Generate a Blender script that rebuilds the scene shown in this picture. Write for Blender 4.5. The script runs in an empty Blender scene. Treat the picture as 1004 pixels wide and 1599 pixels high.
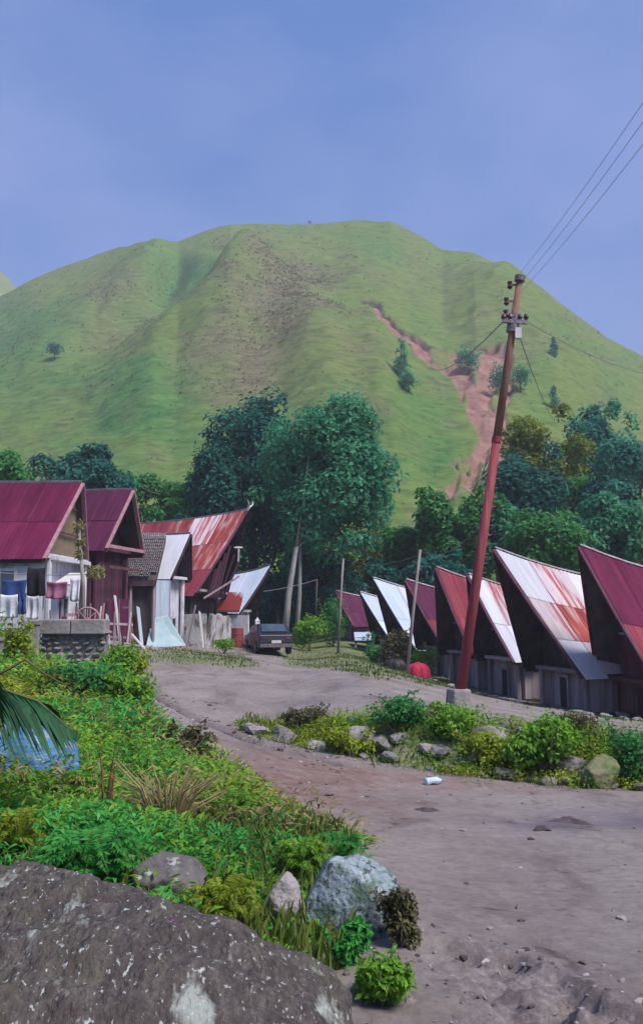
import bpy, math, random
import numpy as np
from mathutils import Vector, Matrix

random.seed(7)
rng = np.random.default_rng(11)
scene = bpy.context.scene
col = scene.collection

# ------------------------------------------------------------------ camera, sky, sun, exposure
FPX, CX, CY, YH = 1350.0, 502.0, 799.5, 950.0          # focal length and horizon of the photograph, in its pixels
PITCH = math.atan((YH - CY) / FPX)
cam_data = bpy.data.cameras.new('camera')
cam_data.sensor_fit = 'VERTICAL'
cam_data.sensor_height = 24.0
cam_data.lens = FPX * 24.0 / 1599.0
cam_data.clip_start = 0.05
cam_data.clip_end = 6000.0
cam = bpy.data.objects.new('camera', cam_data)
cam.rotation_euler = (math.pi / 2 + PITCH, 0, 0)
col.objects.link(cam)
scene.camera = cam

SUN_EL, SUN_AZ = 54.0, 128.0                           # degrees; azimuth clockwise from the view direction (+Y)
world = bpy.data.worlds.new('World')
scene.world = world
world.use_nodes = True
wn, wl = world.node_tree.nodes, world.node_tree.links
wn.clear()
wo = wn.new('ShaderNodeOutputWorld')
wb = wn.new('ShaderNodeBackground')
wb.inputs['Strength'].default_value = 0.084
sk = wn.new('ShaderNodeTexSky')
sk.sky_type = 'NISHITA'
sk.sun_disc = False
sk.sun_elevation = math.radians(SUN_EL)
sk.sun_rotation = math.radians(SUN_AZ)
sk.altitude = 900
sk.air_density = 1.0
sk.dust_density = 0.4
sk.ozone_density = 2.5
# a thin, even veil of high cloud over the whole sky
tc = wn.new('ShaderNodeTexCoord')
mp = wn.new('ShaderNodeMapping')
mp.inputs['Scale'].default_value = (1.6, 1.6, 3.2)
cn = wn.new('ShaderNodeTexNoise')
cn.inputs['Scale'].default_value = 1.7
cn.inputs['Detail'].default_value = 5
cn.inputs['Roughness'].default_value = 0.5
cr = wn.new('ShaderNodeMapRange')
cr.inputs['From Min'].default_value = 0.38
cr.inputs['From Max'].default_value = 0.66
cr.inputs['To Min'].default_value = 0.0
cr.inputs['To Max'].default_value = 0.6
wm = wn.new('ShaderNodeMix')
wm.data_type = 'RGBA'
wm.inputs[7].default_value = (2.5, 3.2, 6.2, 1)
wl.new(tc.outputs['Generated'], mp.inputs['Vector'])
wl.new(mp.outputs['Vector'], cn.inputs['Vector'])
wl.new(cn.outputs['Fac'], cr.inputs['Value'])
wl.new(cr.outputs['Result'], wm.inputs[0])
wm0 = wn.new('ShaderNodeMix')
wm0.data_type = 'RGBA'
wm0.inputs[0].default_value = 0.55
wm0.inputs[7].default_value = (0.45, 1.9, 6.4, 1)
wl.new(sk.outputs['Color'], wm0.inputs[6])
wl.new(wm0.outputs[2], wm.inputs[6])
wl.new(wm.outputs[2], wb.inputs['Color'])
wl.new(wb.outputs['Background'], wo.inputs['Surface'])

sun_data = bpy.data.lights.new('sun', 'SUN')
sun_data.energy = 4.3
sun_data.angle = math.radians(22)
sun_data.color = (1.0, 0.93, 0.84)
sun = bpy.data.objects.new('sun', sun_data)
_az, _el = math.radians(SUN_AZ), math.radians(SUN_EL)
_to = Vector((math.sin(_az) * math.cos(_el), math.cos(_az) * math.cos(_el), math.sin(_el)))
sun.rotation_euler = (-_to).to_track_quat('-Z', 'Y').to_euler()
col.objects.link(sun)

vs = scene.view_settings
vs.view_transform = 'Standard'
vs.look = 'None'
vs.gamma = 1.0
vs.use_curve_mapping = False
vs.exposure = 0.6
scene.render.engine = 'CYCLES'
scene.cycles.use_denoising = True
scene.cycles.max_bounces = 5
scene.cycles.transparent_max_bounces = 4
scene.cycles.volume_bounces = 0

# ------------------------------------------------------------------ helpers
def ray(px, py):
    x, u = (px - CX) / FPX, -(py - CY) / FPX
    c, s = math.cos(PITCH), math.sin(PITCH)
    return x, c - u * s, s + u * c
def at(px, py, Y):
    x, y, z = ray(px, py)
    k = Y / y
    return Vector((x * k, Y, z * k))
def project(x, y, z):                                     # numpy friendly
    c, s = math.cos(PITCH), math.sin(PITCH)
    f = y * c + z * s
    u = -y * s + z * c
    return CX + FPX * x / f, CY - FPX * u / f

def tag(o, label=None, cat=None, group=None, kind=None):
    if label: o['label'] = label
    if cat: o['category'] = cat
    if group: o['group'] = group
    if kind: o['kind'] = kind
    return o
def empty(name, loc=(0, 0, 0), rz=0.0):
    o = bpy.data.objects.new(name, None)
    o.location = loc
    o.rotation_euler = (0, 0, rz)
    o.empty_display_size = 0.2
    col.objects.link(o)
    return o
def obj(name, mesh, mat=None, parent=None, loc=None, rot=None, scale=None):
    o = bpy.data.objects.new(name, mesh)
    col.objects.link(o)
    if mat is not None:
        if not mesh.materials:
            mesh.materials.append(mat)
        elif mesh.materials[0] != mat:
            o.material_slots[0].link = 'OBJECT'
            o.material_slots[0].material = mat
    if parent is not None: o.parent = parent
    if loc is not None: o.location = loc
    if rot is not None: o.rotation_euler = rot
    if scale is not None: o.scale = scale
    return o
def np_mesh(name, V, faces, smooth=False, uv=None):
    """faces: (n,k) int array; one polygon size"""
    V = np.asarray(V, dtype=np.float32); faces = np.asarray(faces, dtype=np.int32)
    n, k = faces.shape
    me = bpy.data.meshes.new(name)
    me.vertices.add(len(V)); me.vertices.foreach_set('co', V.ravel())
    me.loops.add(n * k); me.loops.foreach_set('vertex_index', faces.ravel())
    me.polygons.add(n)
    me.polygons.foreach_set('loop_start', np.arange(0, n * k, k, dtype=np.int32))
    try: me.polygons.foreach_set('loop_total', np.full(n, k, dtype=np.int32))
    except Exception: pass
    me.polygons.foreach_set('use_smooth', np.full(n, bool(smooth)))
    if uv is not None:
        l = me.uv_layers.new(name='UVMap')
        l.data.foreach_set('uv', np.asarray(uv, dtype=np.float32)[faces.ravel()].ravel())
    me.update(calc_edges=True)
    return me
def py_mesh(name, V, F, smooth=False):
    me = bpy.data.meshes.new(name)
    me.from_pydata([tuple(v) for v in V], [], F)
    if smooth: me.polygons.foreach_set('use_smooth', [True] * len(me.polygons))
    me.update()
    return me
def grid_faces(nr, nc):
    i = np.arange(nr - 1)[:, None] * nc + np.arange(nc - 1)[None, :]
    i = i.ravel()
    return np.stack([i, i + 1, i + nc + 1, i + nc], 1)

class MB:
    """collects boxes, tubes and prisms into one mesh"""
    def __init__(s): s.V = []; s.F = []
    def add(s, V, F):
        n = len(s.V); s.V += [tuple(v) for v in V]; s.F += [tuple(n + i for i in f) for f in F]; return s
    def box(s, c, d, rz=0.0, taper=1.0):
        x, y, z = d[0] / 2, d[1] / 2, d[2] / 2
        P = []
        for zz, k in ((-z, 1.0), (z, taper)):
            for a, b in ((-x, -y), (x, -y), (x, y), (-x, y)):
                a, b = a * k, b * k
                P.append((c[0] + a * math.cos(rz) - b * math.sin(rz), c[1] + a * math.sin(rz) + b * math.cos(rz), c[2] + zz))
        return s.add(P, [(0, 3, 2, 1), (4, 5, 6, 7), (0, 1, 5, 4), (1, 2, 6, 5), (2, 3, 7, 6), (3, 0, 4, 7)])
    def beam(s, a, b, w, h, up=(0, 0, 1)):
        a, b = Vector(a), Vector(b); d = (b - a).normalized(); up = Vector(up)
        if abs(d.dot(up)) > 0.98: up = Vector((1, 0, 0))
        r = d.cross(up).normalized(); u = r.cross(d)
        P = []
        for p in (a, b):
            for i, j in ((-1, -1), (1, -1), (1, 1), (-1, 1)): P.append(p + r * (i * w / 2) + u * (j * h / 2))
        return s.add(P, [(0, 1, 2, 3), (7, 6, 5, 4), (0, 4, 5, 1), (1, 5, 6, 2), (2, 6, 7, 3), (3, 7, 4, 0)])
    def tube(s, pts, rad, n=6, cap=True):
        pts = [Vector(p) for p in pts]
        if not hasattr(rad, '__len__'): rad = [rad] * len(pts)
        P = []
        for i, p in enumerate(pts):
            d = (pts[min(i + 1, len(pts) - 1)] - pts[max(i - 1, 0)]).normalized()
            up = Vector((0, 0, 1)) if abs(d.z) < 0.9 else Vector((1, 0, 0))
            r = d.cross(up).normalized(); u = r.cross(d)
            for k in range(n):
                a = 2 * math.pi * k / n
                P.append(p + (r * math.cos(a) + u * math.sin(a)) * rad[i])
        F = []
        for i in range(len(pts) - 1):
            for k in range(n):
                a, b = i * n + k, i * n + (k + 1) % n
                F.append((a, b, b + n, a + n))
        if cap:
            F.append(tuple(range(n - 1, -1, -1))); F.append(tuple((len(pts) - 1) * n + k for k in range(n)))
        return s.add(P, F)
    def poly(s, P, d):
        """polygon P extruded by vector d"""
        d = Vector(d); n = len(P); Q = [Vector(p) for p in P] + [Vector(p) + d for p in P]
        F = [tuple(range(n - 1, -1, -1)), tuple(range(n, 2 * n))] + [(i, (i + 1) % n, n + (i + 1) % n, n + i) for i in range(n)]
        return s.add(Q, F)
    def mesh(s, name, smooth=False): return py_mesh(name, s.V, s.F, smooth)
    def build(s, name, mat, parent=None, smooth=False): return obj(name, s.mesh(name, smooth), mat, parent)

# value noise -------------------------------------------------------
def _hash(ix, iy, iz):
    h = (ix * 374761393 + iy * 668265263 + iz * 2147483647 * 3 + 974634777) & 0xFFFFFFFF
    h = ((h ^ (h >> 13)) * 1274126177) & 0xFFFFFFFF
    h = ((h ^ (h >> 16)) * 2246822519) & 0xFFFFFFFF
    return ((h ^ (h >> 15)) & 0xFFFFFF) / float(0xFFFFFF)
def vnoise(x, y, z=0.0):
    x, y, z = np.broadcast_arrays(np.asarray(x, float), np.asarray(y, float), np.asarray(z, float))
    ix, iy, iz = np.floor(x).astype(np.int64), np.floor(y).astype(np.int64), np.floor(z).astype(np.int64)
    fx, fy, fz = x - ix, y - iy, z - iz
    fx, fy, fz = [f * f * (3 - 2 * f) for f in (fx, fy, fz)]
    r = 0
    for a in (0, 1):
        for b in (0, 1):
            for c in (0, 1):
                w = (fx if a else 1 - fx) * (fy if b else 1 - fy) * (fz if c else 1 - fz)
                r = r + w * _hash(ix + a, iy + b, iz + c)
    return r * 2 - 1
def fbm(x, y, z=0.0, oct=4, gain=0.5):
    r, a, k = 0, 1.0, 1.0
    for i in range(oct):
        r = r + a * vnoise(np.asarray(x) * k + 17.3 * i, np.asarray(y) * k + 5.1 * i, np.asarray(z) * k + 9.7 * i); a *= gain; k *= 2.03
    return r
def sstep(a, b, x):
    t = np.clip((np.asarray(x, float) - a) / (b - a), 0, 1); return t * t * (3 - 2 * t)
def dist_poly(px, py, P):
    """distance of points to a polyline and the fraction along it"""
    best = np.full(np.shape(px), 1e9); frac = np.zeros(np.shape(px)); n = len(P) - 1
    for i in range(n):
        (ax, ay), (bx, by) = P[i], P[i + 1]
        dx, dy = bx - ax, by - ay
        t = np.clip(((px - ax) * dx + (py - ay) * dy) / (dx * dx + dy * dy), 0, 1)
        d = np.hypot(px - ax - t * dx, py - ay - t * dy)
        m = d < best
        best = np.where(m, d, best); frac = np.where(m, (i + t) / n, frac)
    return best, frac
def in_poly(px, py, P):
    r = np.zeros(np.shape(px), bool); n = len(P)
    for i in range(n):
        (ax, ay), (bx, by) = P[i], P[(i + 1) % n]
        if ay == by: continue
        c = ((ay > py) != (by > py)) & (px < (bx - ax) * (py - ay) / (by - ay) + ax)
        r ^= c
    return r

# materials ---------------------------------------------------------
def ramp(n, stops):
    r = n.new('ShaderNodeValToRGB'); e = r.color_ramp.elements
    while len(e) < len(stops): e.new(0.5)
    for i, (p, c) in enumerate(stops):
        e[i].position = p; e[i].color = (c[0], c[1], c[2], 1)
    return r
def M(name, stops, scale=4.0, detail=6, rough=0.85, bump=0.25, bscale=None, coord='Object', stretch=(1, 1, 1), metallic=0.0,
      rand=0.0, distort=0.0, patch=None, spec=0.25, nrough=0.6, bdist=0.05):
    """noise driven procedural material; patch = (scale, lo, hi, colour, stretch) second layer of stains"""
    m = bpy.data.materials.new(name); m.use_nodes = True
    n, l = m.node_tree.nodes, m.node_tree.links
    b = n['Principled BSDF']
    b.inputs['Roughness'].default_value = rough; b.inputs['Metallic'].default_value = metallic
    b.inputs['Specular IOR Level'].default_value = spec
    t = n.new('ShaderNodeTexCoord'); mp = n.new('ShaderNodeMapping'); mp.inputs['Scale'].default_value = stretch
    l.new(t.outputs[coord], mp.inputs['Vector'])
    vec = mp.outputs['Vector']
    oi = n.new('ShaderNodeObjectInfo')
    if rand > 0:
        ad = n.new('ShaderNodeVectorMath'); ad.operation = 'ADD'
        sc = n.new('ShaderNodeVectorMath'); sc.operation = 'SCALE'; sc.inputs[0].default_value = (37, 53, 29)
        l.new(oi.outputs['Random'], sc.inputs['Scale']); l.new(vec, ad.inputs[0]); l.new(sc.outputs[0], ad.inputs[1]); vec = ad.outputs[0]
    nz = n.new('ShaderNodeTexNoise'); nz.inputs['Scale'].default_value = scale; nz.inputs['Detail'].default_value = detail
    nz.inputs['Roughness'].default_value = nrough; nz.inputs['Distortion'].default_value = distort
    l.new(vec, nz.inputs['Vector'])
    r = ramp(n, stops); l.new(nz.outputs['Fac'], r.inputs['Fac'])
    c = r.outputs['Color']
    if patch:
        for k, (ps, lo, hi, pc, pst) in enumerate(patch if isinstance(patch, list) else [patch]):
            mp2 = n.new('ShaderNodeMapping'); mp2.inputs['Scale'].default_value = pst; mp2.inputs['Location'].default_value = (3.1 + k, 7.7, 1.3)
            l.new(vec, mp2.inputs['Vector'])
            n2 = n.new('ShaderNodeTexNoise'); n2.inputs['Scale'].default_value = ps; n2.inputs['Detail'].default_value = 8; n2.inputs['Roughness'].default_value = 0.62
            l.new(mp2.outputs['Vector'], n2.inputs['Vector'])
            mr = n.new('ShaderNodeMapRange'); mr.inputs['From Min'].default_value = lo; mr.inputs['From Max'].default_value = hi
            l.new(n2.outputs['Fac'], mr.inputs['Value'])
            mx = n.new('ShaderNodeMix'); mx.data_type = 'RGBA'; mx.inputs[7].default_value = (*pc, 1)
            l.new(mr.outputs['Result'], mx.inputs[0]); l.new(c, mx.inputs[6]); c = mx.outputs[2]
    if rand > 0:
        h = n.new('ShaderNodeHueSaturation'); mr = n.new('ShaderNodeMapRange')
        mr.inputs['To Min'].default_value = 1 - rand; mr.inputs['To Max'].default_value = 1 + rand
        l.new(oi.outputs['Random'], mr.inputs['Value']); l.new(mr.outputs['Result'], h.inputs['Value']); l.new(c, h.inputs['Color']); c = h.outputs['Color']
    l.new(c, b.inputs['Base Color'])
    if bump > 0:
        bn = n.new('ShaderNodeTexNoise'); bn.inputs['Scale'].default_value = bscale or scale * 3; bn.inputs['Detail'].default_value = 6
        l.new(vec, bn.inputs['Vector'])
        bp = n.new('ShaderNodeBump'); bp.inputs['Strength'].default_value = bump; bp.inputs['Distance'].default_value = bdist
        l.new(bn.outputs['Fac'], bp.inputs['Height']); l.new(bp.outputs['Normal'], b.inputs['Normal'])
    return m
def LEAF(name, c1, c2, c3=None, trans=0.28, rough=0.6, nscale=0.6):
    """leaf material: colour varies leaf by leaf and clump by clump, light shines through"""
    m = bpy.data.materials.new(name); m.use_nodes = True
    n, l = m.node_tree.nodes, m.node_tree.links
    b = n['Principled BSDF']; b.inputs['Roughness'].default_value = rough; b.inputs['Specular IOR Level'].default_value = 0.2
    g = n.new('ShaderNodeNewGeometry'); t = n.new('ShaderNodeTexCoord')
    nz = n.new('ShaderNodeTexNoise'); nz.inputs['Scale'].default_value = nscale; nz.inputs['Detail'].default_value = 3
    l.new(t.outputs['Object'], nz.inputs['Vector'])
    a = n.new('ShaderNodeMath'); a.operation = 'MULTIPLY_ADD'; a.inputs[1].default_value = 0.55
    s = n.new('ShaderNodeMath'); s.operation = 'MULTIPLY_ADD'; s.inputs[1].default_value = 1.5; s.inputs[2].default_value = -0.52
    l.new(nz.outputs['Fac'], s.inputs[0]); l.new(g.outputs['Random Per Island'], a.inputs[0]); l.new(s.outputs[0], a.inputs[2])
    r = ramp(n, [(0.1, c1), (0.55, c2), (0.95, c3 or c2)])
    l.new(a.outputs[0], r.inputs['Fac']); l.new(r.outputs['Color'], b.inputs['Base Color'])
    tr = n.new('ShaderNodeBsdfTranslucent'); l.new(r.outputs['Color'], tr.inputs['Color'])
    mx = n.new('ShaderNodeMixShader'); mx.inputs[0].default_value = trans
    o = n['Material Output']
    l.new(b.outputs[0], mx.inputs[1]); l.new(tr.outputs[0], mx.inputs[2]); l.new(mx.outputs[0], o.inputs['Surface'])
    return m

MT = {}
MT['dark_wood'] = M('dark_wood', [(0.3, (0.03, 0.023, 0.028)), (0.7, (0.08, 0.06, 0.066))], 3, stretch=(1, 1, 0.25), rand=0.3)
MT['grey_wood'] = M('grey_wood', [(0.3, (0.18, 0.15, 0.175)), (0.7, (0.34, 0.29, 0.32))], 5, stretch=(1, 1, 0.18), rand=0.3, bump=0.4)
MT['brown_wood'] = M('brown_wood', [(0.3, (0.07, 0.035, 0.035)), (0.7, (0.16, 0.08, 0.08))], 5, stretch=(1, 1, 0.2), rand=0.3)
MT['maroon_wood'] = M('maroon_wood', [(0.3, (0.055, 0.02, 0.035)), (0.7, (0.13, 0.05, 0.08))], 5, stretch=(1, 1, 0.2), rand=0.3)
MT['pink_trim'] = M('pink_trim', [(0.3, (0.30, 0.14, 0.18)), (0.7, (0.45, 0.26, 0.30))], 6, rand=0.1)
MT['white_trim'] = M('white_trim', [(0.3, (0.42, 0.40, 0.42)), (0.7, (0.62, 0.6, 0.62))], 4)
MT['beige_panel'] = M('beige_panel', [(0.3, (0.22, 0.17, 0.11)), (0.7, (0.32, 0.25, 0.16))], 3, rand=0.15)
MT['white_wall'] = M('white_wall', [(0.3, (0.45, 0.45, 0.52)), (0.7, (0.62, 0.61, 0.68))], 2, patch=(2.5, 0.52, 0.7, (0.22, 0.21, 0.22), (1, 1, 0.5)))
MT['peeling_wall'] = M('peeling_wall', [(0.3, (0.38, 0.38, 0.38)), (0.7, (0.56, 0.55, 0.58))], 2, bump=0.4,
                       patch=[(1.6, 0.5, 0.6, (0.16, 0.14, 0.13), (1, 1, 0.5)), (5, 0.58, 0.68, (0.07, 0.06, 0.06), (1, 1, 0.7))])
MT['concrete'] = M('concrete', [(0.3, (0.17, 0.155, 0.16)), (0.7, (0.30, 0.28, 0.285))], 3, patch=(2, 0.5, 0.7, (0.1, 0.11, 0.07), (1, 1, 0.5)), bump=0.4)
MT['stone'] = M('stone', [(0.25, (0.13, 0.12, 0.125)), (0.75, (0.34, 0.32, 0.33))], 3, rand=0.35, bump=0.5,
                patch=[(2.5, 0.5, 0.68, (0.08, 0.085, 0.045), (1, 1, 1)), (7, 0.55, 0.7, (0.07, 0.06, 0.06), (1, 1, 1))])
MT['pale_stone'] = M('pale_stone', [(0.25, (0.20, 0.185, 0.195)), (0.75, (0.36, 0.335, 0.355))], 7, rand=0.25, bump=0.6, nrough=0.75, patch=(6, 0.52, 0.68, (0.11, 0.10, 0.085), (1, 1, 1)))
MT['glass'] = M('glass', [(0.3, (0.03, 0.05, 0.07)), (0.7, (0.06, 0.09, 0.12))], 2, rough=0.12, bump=0, spec=0.6)
MT['metal'] = M('metal', [(0.3, (0.12, 0.1, 0.12)), (0.7, (0.25, 0.22, 0.25))], 9, rough=0.5, metallic=0.6)
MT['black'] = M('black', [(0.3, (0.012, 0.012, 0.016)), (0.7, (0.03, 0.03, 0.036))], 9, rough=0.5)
MT['porcelain'] = M('porcelain', [(0.3, (0.05, 0.03, 0.04)), (0.7, (0.1, 0.05, 0.07))], 9, rough=0.3)
UVS = dict(coord='UV', rough=0.75, bump=0.12, rand=0.16, spec=0.15)
MT['galv'] = M('galvanised_sheet', [(0.3, (0.44, 0.46, 0.56)), (0.7, (0.60, 0.60, 0.69))], 1.5, stretch=(3, 0.5, 1), **UVS,
               patch=(2.0, 0.62, 0.75, (0.36, 0.20, 0.20), (2.5, 0.35, 1)))
MT['galv_blue'] = M('weathered_blue_sheet', [(0.3, (0.36, 0.46, 0.62)), (0.7, (0.52, 0.58, 0.70))], 1.5, stretch=(3, 0.5, 1), **UVS)
MT['purple_roof'] = M('purple_red_sheet', [(0.3, (0.085, 0.007, 0.034)), (0.7, (0.145, 0.015, 0.062))], 1.2, stretch=(2, 0.6, 1), **UVS,
                      patch=[(2, 0.52, 0.75, (0.055, 0.010, 0.03), (2.5, 0.35, 1)), (3, 0.58, 0.8, (0.22, 0.06, 0.10), (5, 0.2, 1))])
MT['plum_roof'] = M('plum_sheet', [(0.3, (0.055, 0.009, 0.034)), (0.7, (0.105, 0.02, 0.062))], 1.2, stretch=(3, 0.5, 1), **UVS,
                    patch=(2, 0.6, 0.8, (0.24, 0.09, 0.15), (4, 0.25, 1)))
MT['red_roof'] = M('faded_red_sheet', [(0.3, (0.15, 0.018, 0.036)), (0.7, (0.27, 0.05, 0.075))], 1.4, stretch=(4, 0.4, 1), **UVS,
                   patch=(2, 0.56, 0.76, (0.46, 0.26, 0.30), (5, 0.22, 1)))
MT['rust_roof'] = M('rusty_red_sheet', [(0.3, (0.20, 0.026, 0.035)), (0.7, (0.36, 0.085, 0.075))], 1.6, stretch=(1.6, 0.6, 1), **UVS,
                    patch=(1.8, 0.52, 0.66, (0.46, 0.30, 0.31), (1.6, 0.6, 1)))
MT['patch_roof'] = M('half_painted_sheet', [(0.3, (0.46, 0.42, 0.49)), (0.7, (0.60, 0.52, 0.58))], 1.5, stretch=(3, 0.5, 1), **UVS,
                     patch=[(1.3, 0.50, 0.58, (0.40, 0.10, 0.11), (1.3, 0.6, 1)), (5, 0.55, 0.7, (0.36, 0.22, 0.22), (2, 0.6, 1))])
MT['tile_roof'] = M('old_clay_tile', [(0.3, (0.07, 0.065, 0.07)), (0.7, (0.24, 0.22, 0.23))], 9, rough=0.9, bump=0.2, nrough=0.8)
# ------------------------------------------------------------------ terrain
BANK = [(-1.6, 15.6), (-0.7, 14.9), (0.6, 13.9), (2.2, 13.3), (3.8, 12.8), (5.0, 12.5), (14.0, 10.4), (40, 6)]
_bx, _by = np.array([p[0] for p in BANK]), np.array([p[1] for p in BANK])
def bank_step(x, y):
    yb = np.interp(x, _bx, _by) + 0.18 * fbm(np.asarray(x) * 1.1, 3.3, 0, 3)
    h = 0.66 * sstep(-1.3, 1.6, x)
    return h * sstep(-0.75, 0.6, np.asarray(y) - yb)
ctrl = [(1000, 1599, 3.0), (640, 1599, 3.0), (820, 1450, 4.3), (1004, 1350, 6.1), (700, 1350, 6.1), (850, 1280, 8.6), (600, 1280, 8.4), (1000, 1240, 11.3), (720, 1236, 11.3),
        (430, 1230, 10.0), (530, 1185, 12.8), (330, 1150, 13.5), (330, 1090, 18), (230, 1040, 24), (400, 1040, 27), (500, 1060, 22),
        (600, 1065, 22), (712, 1112, 16), (850, 1122, 19), (980, 1138, 17), (1000, 1128, 22), (870, 1110, 28.5), (740, 1080, 33), (640, 1052, 38), (560, 1027, 46),
        (480, 1030, 36), (440, 1010, 45), (300, 1013, 40), (220, 1012, 35), (150, 1062, 20), (60, 1062, 18), (0, 1062, 16), (200, 1092, 16.5), (250, 1180, 10.5),
        (100, 1110, 12), (50, 1225, 7), (150, 1340, 4.5), (300, 1310, 6), (400, 1345, 5), (560, 1372, 5), (500, 1480, 3.6), (600, 1570, 3.1), (60, 985, 28), (0, 980, 30)]
CP = [tuple(at(*c)) for c in ctrl]
CP += [(-20, 25, -.5), (-20, 10, -.7), (-10, 3, -1.0), (-3, 0, -1.35), (0, 0, -1.45), (3, 0, -1.15), (0, -5, -1.4), (15, 4, -2.5), (10, 1, -1.8), (20, 20, -3.6), (22, 40, -3.3), (12, 45, -3.2),
       (-20, 60, -0.5), (0, 60, -2.0), (20, 60, -2.6), (45, 60, -2.5), (-45, 60, 0), (-45, 20, -.3), (45, 20, -4.0), (-10, 45, -1.2), (-8, 36, -1.3), (45, -5, -3), (-45, -5, -1)]
CP = np.array(CP)
_cz = CP[:, 2] - bank_step(CP[:, 0], CP[:, 1])
def _tps(d2): return 0.5 * d2 * np.log(d2 + 1e-9)
NCP = len(CP)
_K = _tps(((CP[:, None, :2] - CP[None, :, :2]) ** 2).sum(2)) + np.eye(NCP) * 0.6
_P = np.c_[np.ones(NCP), CP[:, :2]]
_A = np.block([[_K, _P], [_P.T, np.zeros((3, 3))]])
_w = np.linalg.solve(_A, np.r_[_cz, 0, 0, 0])
def _rbf(x, y):
    x, y = np.asarray(x, float), np.asarray(y, float); s = x.shape; x, y = x.ravel(), y.ravel()
    r = _w[NCP] + _w[NCP + 1] * x + _w[NCP + 2] * y
    for i in range(NCP): r = r + _w[i] * _tps((x - CP[i, 0]) ** 2 + (y - CP[i, 1]) ** 2)
    return r.reshape(s)
def XY(pts): return [tuple(at(*p))[:2] for p in pts]
# outline of the vegetated ground on the left of the dirt road, in plan
VEG = XY([(600, 1610, 3.0), (640, 1500, 3.6), (640, 1420, 4.4), (585, 1340, 5.8), (500, 1280, 7.8), (400, 1225, 10), (320, 1185, 11.8), (255, 1150, 14), (225, 1105, 17), (215, 1055, 23)]) + \
      [(-6.0, 27), (-14, 27), (-30, 20), (-30, -4), (0.4, -4), (0.3, 2.4)]
CRACK1 = XY([(220, 1075, 19), (250, 1105, 17), (300, 1128, 15.5), (350, 1145, 14.4), (410, 1158, 13.6), (470, 1170, 13), (530, 1185, 12.4)])
CRACK2 = XY([(655, 1482, 4.1), (720, 1487, 3.95), (800, 1497, 3.85), (870, 1520, 3.6), (930, 1550, 3.35), (1010, 1590, 3.1), (1100, 1640, 2.9)])
def veg_mask(x, y):
    d, _ = dist_poly(x, y, VEG + [VEG[0]])
    ins = in_poly(x, y, VEG)
    sd = np.where(ins, d, -d) + 0.25 * fbm(x * 1.3, y * 1.3, 0, 3)
    return sstep(0.05, 0.4, sd)
def ground_z(x, y):
    x, y = np.asarray(x, float), np.asarray(y, float)
    z = _rbf(x, y) + bank_step(x, y)
    v = veg_mask(x, y)
    z = z + 0.05 * v * fbm(x * 1.1, y * 1.1, 2, 3) + (1 - v) * (0.022 * fbm(x * 0.9, y * 0.9, 5, 3) + 0.010 * fbm(x * 4, y * 4, 7, 3))
    d1, _ = dist_poly(x, y, CRACK1); d2, f2 = dist_poly(x, y, CRACK2)
    z = z - 0.17 * np.exp(-(d1 / 0.10) ** 2) * (0.6 + 0.6 * vnoise(x * 3, y * 3))
    # broken-up strip below the near crack
    yc = np.interp(x, [p[0] for p in CRACK2], [p[1] for p in CRACK2])
    s2 = sstep(0.02, -0.10, y - yc + 0.1 * fbm(x * 4, y * 4, 1, 3)) * sstep(0.35, 0.55, x)
    z = z - s2 * (0.05 + 0.045 * fbm(x * 9, y * 9, 3, 4, 0.65)) * sstep(3.0, 0.6, x - 0.4)
    return z
def gz(x, y): return float(ground_z(np.array([x]), np.array([y]))[0])

ts = np.concatenate([np.linspace(-2.6, -0.62, 50)[:-1], np.linspace(-0.62, 0.62, 330), np.linspace(0.62, 2.6, 50)[1:]])
ys = np.concatenate([np.linspace(-5, 1.5, 14)[:-1], 1.5 * (68 / 1.5) ** np.linspace(0, 1, 620)])
gy = np.repeat(ys[:, None], len(ts), 1); gx = ts[None, :] * (np.maximum(gy, -3) + 4.5)
gzz = ground_z(gx, gy)
GV = np.stack([gx, gy, gzz], -1).reshape(-1, 3)
me = np_mesh('ground', GV, grid_faces(*gx.shape), smooth=True)
vx, vy = GV[:, 0], GV[:, 1]
veg = veg_mask(vx, vy)
yb = np.interp(vx, _bx, _by)
bankm = sstep(-1.0, -0.6, vy - yb) * sstep(1.3, 0.5, vy - yb) * sstep(-1.0, 0.2, vx)
# grassy verges of the square
vp = project(vx, vy, GV[:, 2])
verge = np.zeros(len(vx))
for poly, w in (([(455, 1040), (560, 1048), (700, 1075), (860, 1108), (1010, 1128), (1010, 1100), (800, 1060), (560, 1015), (420, 1010)], 1.0),
                ([(205, 1010), (300, 1018), (385, 1022), (400, 1040), (300, 1040), (215, 1030)], 0.9)):
    P = [(a, b) for a, b in poly]
    d, _ = dist_poly(vp[0], vp[1], P + [P[0]])
    sd = np.where(in_poly(vp[0], vp[1], P), d, -d) + 8 * fbm(vx * 0.8, vy * 0.8, 4, 3)
    verge = np.maximum(verge, w * sstep(-4, 6, sd))
grass = np.clip(np.maximum.reduce([veg, 0.75 * bankm, verge * 0.85 * (vy > 17)]) + 0.0, 0, 1)
grass = np.maximum(grass, sstep(44, 50, vy))
d1, f1 = dist_poly(vx, vy, CRACK1); d2, f2 = dist_poly(vx, vy, CRACK2)
yc = np.interp(vx, [p[0] for p in CRACK2], [p[1] for p in CRACK2])
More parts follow.
